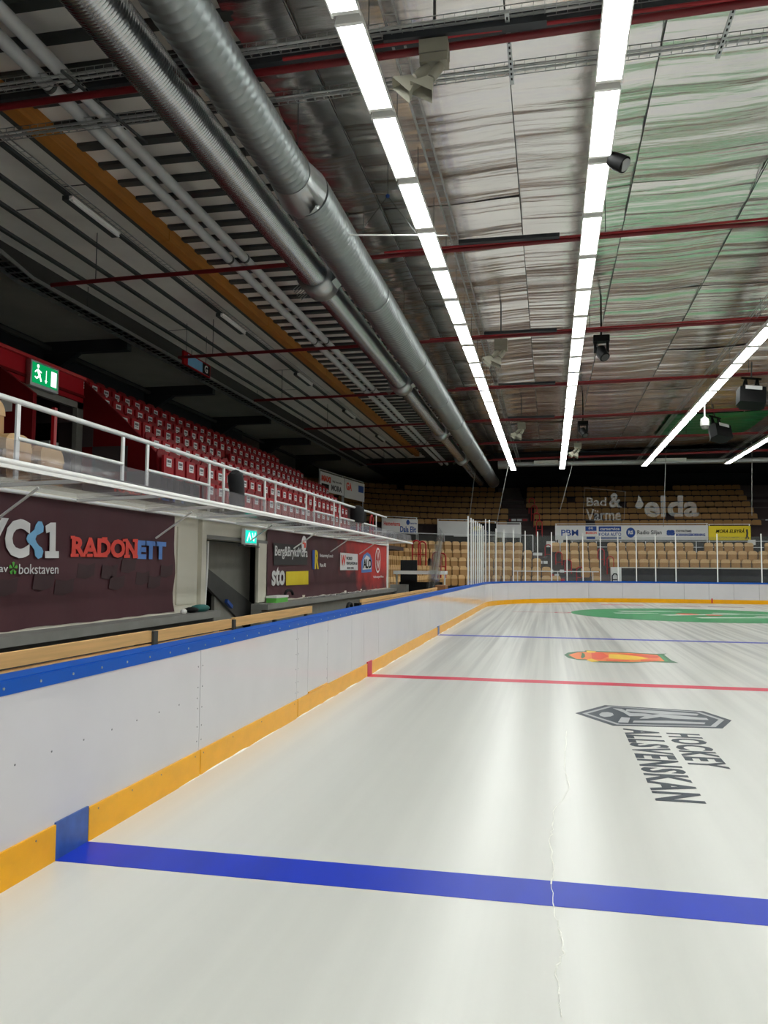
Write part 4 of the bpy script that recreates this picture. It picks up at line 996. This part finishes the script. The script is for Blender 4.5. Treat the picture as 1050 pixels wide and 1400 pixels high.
MB().prism([(cx_+.26*math.cos(a),cz_+.30*math.sin(a)) for a in A], lambda p,q,h:(p,-.022-h,q),0,.003).build('round_mark',m_dblue,t); btext(t,'RS',m_bwhite,cx_-.14,cx_+.14,cz_-.1,cz_+.12,.04,-.03)
btext(t,'Radio Siljan',m_ink,X(873),X(906),Z(.30),Z(.66),.02)
btext(t,'8B',m_dblue,X(912.5),X(924),Z(.30),Z(.68),.09); btext(t,'ÖSTRÖMS',m_ink,X(925),X(946),Z(.52),Z(.70),.04); btext(t,'BORRNINGSBORRNING',m_dblue,X(925),X(964),Z(.26),Z(.44),.05)
t,Lg,zb,zt = board('yellow sponsor board with dark italic lettering at the far right',968.5,1026,719,738.5,49.9,49.9,m_byel)
H=zt-zb; btext(t,'MORA ELBYRÅ',m_black,Lg*.17,Lg*.85,Z(.50),Z(.82),.02,italic=.3); btext(t,'VI UTFÖR ELARBETEN',m_ink,Lg*.24,Lg*.72,Z(.16),Z(.26),.0)
f_=MB().tube([(Lg*.91,-.03,Z(.25)),(Lg*.92,-.03,Z(.5)),(Lg*.91,-.03,Z(.75))],.05,6).bar((Lg*.91,-.03,Z(.3)),(Lg*.88,-.03,Z(.1)),.03,.05).bar((Lg*.92,-.03,Z(.3)),(Lg*.95,-.03,Z(.1)),.03,.05); f_.build('figure_mark',m_ink,t)
board('plain white board left of the dark picture board on the far walkway',598,641,712,733,48.4,49.2,m_bwhite)
t,Lg,zb,zt=board('dark board with gold and blue mark between two plain white boards',641,678.5,715,734,49.2,49.7,m_black)
MB().prism([(Lg*.28+.3*math.cos(a),zb+(zt-zb)*.62+.14*math.sin(a)) for a in A], lambda p,q,h:(p,-.022-h,q),0,.003).build('gold_mark',m_byel,t); bbox(t,'blue_mark',m_dblue,Lg*.1,Lg*.55,zb+.05,zb+.3)
board('plain white board beside the aisle steps with red risers',678.5,712.5,717,735,49.7,49.8,m_bwhite)
t,Lg,zb,zt=board('white board with red script and blue crest lettering beyond the canopy end',522,571,708,729,45.0,46.6,m_bwhite)
btext(t,'Hantverkarna',m_bred,Lg*.05,Lg*.5,zb+.45,zb+.7,.02); btext(t,'Dala Elit',m_dblue,Lg*.5,Lg*.95,zb+.1,zb+.45,.03); MB().prism([(Lg*.72+.12*math.cos(a),zb+.68+.15*math.sin(a)) for a in A], lambda p,q,h:(p,-.022-h,q),0,.003).build('crest_mark',m_dblue,t); btext(t,'hagström',m_dblue,Lg*.78,Lg*.97,zb+.55,zb+.7,.02)
t,Lg,zb,zt=board('white sponsor board with red MAXI lettering above the red seats',437.5,470,644,670,35.5,38.6,m_bwhite)
btext(t,'MAXI',m_bred,.15,Lg*.42,zb+.45,zt-.15,.07); bbox(t,'black_block',m_black,.15,Lg*.35,zb+.1,zb+.35); btext(t,'kaj nordin',m_ink,Lg*.5,Lg*.9,zb+.5,zt-.25,.02); btext(t,'MORA',m_ink,Lg*.45,Lg*.9,zb+.12,zb+.4,.04)
t,Lg,zb,zt=board('white sponsor board with small red mark and blue square above the red seats',470.5,498,654,680,38.7,41.6,m_bwhite)
btext(t,'GA',m_bred,.25,Lg*.35,zt-.55,zt-.15,.05); bbox(t,'blue_block',m_dblue,Lg*.68,Lg*.95,zb+.45,zt-.15)
# grey landing behind MAXI board
MB().box(-12.0,-9.4,34.2,41,3.4,4.6).build('landing_block', m_darkgrey, label='dark grey concrete landing below the MAXI board', cat='landing')
p=at(443,675,1,34); t=thing('exit_sign','tiny glowing exit sign below the MAXI board','exit sign',(p.x,34.,p.z)); MB().box(-.22,.22,-.03,.03,-.1,.1).build('housing',m_white,t); MB().box(-.2,.2,-.034,-.03,-.08,.08).build('face',m_teal_e,t)
# notices near aisle
for u0,u1,v0,v1,lab in ((747,759,740,748,'small white notice beside the lower aisle'),(763,770,737,754,'narrow white notice beside the lower aisle under the sponsor board'),(1023,1033,738,745,'small pale box on the far walkway at right')):
    p=at(u0,v1,1,49.2);q=at(u1,v0,1,49.2); MB().box(p.x,q.x,49.2,49.24,p.z,q.z).build('notice',m_paper,label=lab,cat='notice')
# black blocks left of the corner (below canopy end)
t=thing('equipment_bench','white table top on a frame beyond the end of the wall','table',(0,0,0))
p=at(530,780,1,28);q=at(587,776,1,28); MB().box(-5.35,-3.55,27.6,28.4,1.40,1.52).build('table_top',m_white,t); MB().bar((-3.6,28,0),(-3.6,28,1.4),.05,.05).build('leg',m_rail,t); MB().bar((-5.3,28,-.05),(-5.3,28,1.4),.05,.05).build('leg',m_rail,t)
MB().box(-5.3,-3.75,28.5,28.6,-.05,1.12).build('black_screen',m_blackcloth,label='black screen standing under the white table top',cat='screen')
MB().box(-5.3,-4.7,28.7,28.8,1.1,1.9).build('black_screen',m_blackcloth,label='small black screen above the white table top',cat='screen')
MB().box(-5.3,-4.75,26.8,27.3,-.05,1.05).build('grey_cabinet',m_ledge,label='light grey cabinet at the far end of the ledge',cat='cabinet')
# printed lettering on the safety net behind the goal
net = thing('net_lettering','large faint grey letters Bad & Värme in a frame on the safety net','lettering',(0,44.5,0))
Yn=44.5
def ntext(par,s,u0,u1,vt,vb,b_=.02):
    p=at(u0,vb,1,Yn);q=at(u1,vt,1,Yn)
    text('letters',s,m_print,(p.x,0,p.z),(1,0,0),(0,0,1),q.x-p.x,q.z-p.z,par,bold=b_,ext=.01)
ntext(net,'Bad',802,829,680,692); ntext(net,'&',833,849,674,694,.03); ntext(net,'Värme',801,849,696,712)
fr=MB(); cs=[at(799.5,667,1,Yn),at(855,672,1,Yn),at(853,711,1,Yn),at(797,711,1,Yn)]
for a,c in zip(cs,cs[1:]+cs[:1]): fr.bar((a.x,0,a.z),(c.x,0,c.z),.01,.06,(0,1,0))
fr.build('frame',m_print,net)
net2 = thing('net_lettering','large faint grey word elda on the safety net','lettering',(0,44.5,0))
ntext(net2,'elda',881,955,677,707,.03)
MB().prism([(at(u,v,1,Yn).x,at(u,v,1,Yn).z) for u,v in ((868,692),(872,684),(873,676),(878,684),(880,690),(876,696),(871,695))], lambda a,b_,h:(a,h,b_),-.005,.005).build('flame_mark',m_print,net2)
# net suspension wires
for i,(u0,v0,u1,v1) in enumerate(((656,590,641,716),(694,641,679,716),(780,645,765,700),(910,634,907,720),(1028,640,1028,705))):
    p=at(u0,v0,1,44.0);q=at(u1,v1,1,44.0); p2=p+(p-q)*((8.3-p.z)/(p.z-q.z)) if p.z<8.3 else p
    MB().bar(tuple(p2),tuple(q),.025,.025).build('net_wire',m_ledge,label='thin pale wire hanging at the far end, '+ORD(i+1)+' from the left',cat='wire',group='net wires')
# horizontal silver duct at far end + equipment
t=thing('cross_duct','round grey duct crossing under the roof at the far end','ventilation duct',(0,46.6,7.62))
for x in range(-2,20,3): MB().tube([(x,0,0),(x+2.98,0,0)],.15,14).build('duct_section',m_galv,t)
MB().tube([(-2.9,0,0),(-2,0,0)],.26,14).build('fan',m_galv,t)
for u0,u1,v,lab in ((730,763,632,'slim white fitting on the far duct left of the second light row'),(897,938,629,'slim white fitting on the far duct right of the third light row')):
    p=at(u0,v,1,45.2);q=at(u1,v,1,45.2); MB().box(p.x,q.x,45.1,45.3,p.z-.08,p.z+.08).build('far_fitting',m_white,label=lab,cat='fitting')

# =================================================================== OUTER WALLS
MB().box(-19.5,40,59.0,59.3,-.05,8.8).build('wall_far', m_navywall, kind='structure', label='dark navy wall behind the far stand')
MB().box(-19.6,-19.5,-26,62,-.05,8.8).box(-19.5,-14.2,35.2,35.3,-.05,8.0).box(-14.3,-14.1,-26,35.3,-.05,8.8).build('wall_outer_left', m_navywall, kind='structure', label='dark wall behind the red stand')
MB().box(40,40.3,-26,62,-.05,8.8).build('wall_right', m_navywall, kind='structure', label='dark wall on the right, out of frame')
MB().box(-17,40,-26.3,-26,-.05,8.8).build('wall_back', m_navywall, kind='structure', label='dark wall behind the camera')

# =================================================================== HANGING EQUIPMENT
def horns(p,lab,s=1.):
    t=thing('horn_speaker',lab,'speaker',p); t.scale=(s,s,s)
    MB().box(-.16,.16,-.11,.11,-.16,.0).build('box',m_beigeplastic,t); MB().box(-.155,.155,-.1,.1,-.26,-.165).build('lower_box',m_beigeplastic,t)
    MB().bar((0,0,0),(0,0,.95),.03,.03).build('bracket',m_batten,t)
    for sx in (-1,1):
        n0=Vector((sx*.07,-.02,-.28)); d=Vector((-.35+.1*sx,-.15,-.45)).normalized(); e=n0+d*.22
        MB().tube([n0,n0+d*.1,n0+d*.2],[.055,.06,.05],10).build('driver',m_beigeplastic,t)
        u=d.cross(Vector((0,1,0))).normalized(); v_=d.cross(u)
        P=[e+u*.04+v_*.04,e-u*.04+v_*.04,e-u*.04-v_*.04,e+u*.04-v_*.04]; f2=e+d*.2
        Q=[f2+u*.14+v_*.09,f2-u*.14+v_*.09,f2-u*.14-v_*.09,f2+u*.14-v_*.09]
        MB().add(P+Q,[(0,1,5,4),(1,2,6,5),(2,3,7,6),(3,0,4,7),(3,2,1,0)]).build('flare',m_beigeplastic,t)
horns(tuple(at(594,60,2,7.5)),'pair of beige horn speakers under the nearest red pipe')
horns(tuple(at(685,465,2,7.45)),'beige horn speaker pair right of the left light row, mid distance',1.05)
horns(tuple(at(713,578,2,7.4)),'small distant beige horn speakers right of the left light row')
horns(tuple(at(790,606,2,7.4)),'smallest beige horn speakers right of the second light row')
def moving_head(p,lab,s=1.):
    t=thing('moving_head_light',lab,'stage light',p); t.scale=(s,s,s)
    MB().box(-.15,.15,-.1,.1,-.14,-.02).build('base',m_black,t); MB().box(-.14,-.09,-.05,.05,-.34,-.12).box(.09,.14,-.05,.05,-.34,-.12).build('yoke',m_black,t)
    MB().tube([(-.03,.02,-.24),(.0,-.0,-.34),(.06,-.08,-.46)],[.09,.11,.10],12).build('head',m_black,t); MB().tube([(.062,-.083,-.462),(.066,-.089,-.47)],.075,12).build('lens',m_darkgrey,t)
    MB().bar((0,0,-.02),(0,0,.85),.03,.03).build('clamp',m_black,t)
moving_head(tuple(at(822,458,2,7.45)),'black moving head stage light right of the second light row, nearer one',1.3)
moving_head(tuple(at(797,575,2,7.4)),'black moving head stage light right of the second light row, farther one',1.3)
t=thing('spotlight','black cylindrical spotlight clamped beside the second light row','stage light',tuple(at(838,212,2,7.3)))
MB().tube([(-.02,0,-.05),(.06,-.03,-.12),(.15,-.07,-.19)],[.10,.115,.115],14).build('barrel',m_black,t); MB().tube([(.15,-.07,-.19),(.155,-.073,-.195)],.09,14).build('lens',m_galv,t); MB().bar((-.04,.02,.03),(.02,0,-.1),.03,.1).build('yoke',m_black,t); MB().bar((-.04,.02,0),(-.04,.02,.3),.03,.03).build('clamp',m_black,t)
def pa(p,lab,s,ry=0):
    t=thing('loudspeaker',lab,'speaker',p,ry); t.scale=(s,s,s); t.rotation_euler=(-.32,.12,ry)
    MB().prism([(-.32,-.25),(.30,-.30),(.34,.05),(.22,.18),(-.22,.18),(-.36,.0)], lambda a,b_,h:(a,b_,h),-.75,-.30).build('cabinet',m_black,t)
    MB().box(-.2,.2,-.31,-.29,-.4,-.3).build('pale_label',m_sticker,t)
    for sx in (-1,1): MB().bar((sx*.22,0,-.3),(sx*.14,0,.1),.05,.05).bar((sx*.08,0,-.3),(sx*.14,0,.1),.05,.05).build('bracket',m_black,t)
    MB().bar((0,0,.1),(0,0,.6),.03,.03).build('hanger',m_batten,t); MB().box(-.25,.25,-.02,.02,.08,.12).build('crossbar',m_black,t)
pa(tuple(at(1027,522,2,7.3)),'large black loudspeaker hanging at the right frame edge',1.15)
pa(tuple(at(978,574,2,7.3)),'large black loudspeaker hanging behind the white camera dome',1.15,.6)
q=at(963,548,2,7.35)
t=thing('dome_camera','white dome camera on a thin drop rod below the third light row','camera',tuple(q))
MB().tube([(0,0,0),(0,0,-.62)],.025,8).build('drop_rod',m_white,t); MB().tube([(0,0,-.55),(0,0,-.62),(0,0,-.72),(0,0,-.85)],[.04,.12,.15,.15],14).build('housing',m_white,t); MB().sphere((0,0,-.87),.13,12,(1,1,.9)).build('dome',m_ledge,t)
# thin white bar hung near the left light row
a=at(449,321,2,6.9);c=at(612,322,2,6.9)
t=thing('hanging_bar','thin white horizontal bar hanging across the left light row','bar')
MB().tube([a,c],.012,6).build('bar',m_white,t); mid=at(530,268,2,7.6)
for e in (a.lerp(c,.25),a.lerp(c,.75)): MB().tube([e,mid],.004,4).build('cord',m_batten,t)
MB().tube([(mid.x,mid.y,mid.z-.05),(mid.x,mid.y,8.3)],.006,4).build('cord',m_batten,t); MB().sphere(mid,.035,8).build('pulley',m_dblue,t)
a=at(455,262,2,8.1);c=at(530,266,2,7.7); MB().tube([a,c],.01,5).build('thin_rod',m_beigeplastic,label='thin pale rod from the wide duct to the blue pulley',cat='rod')
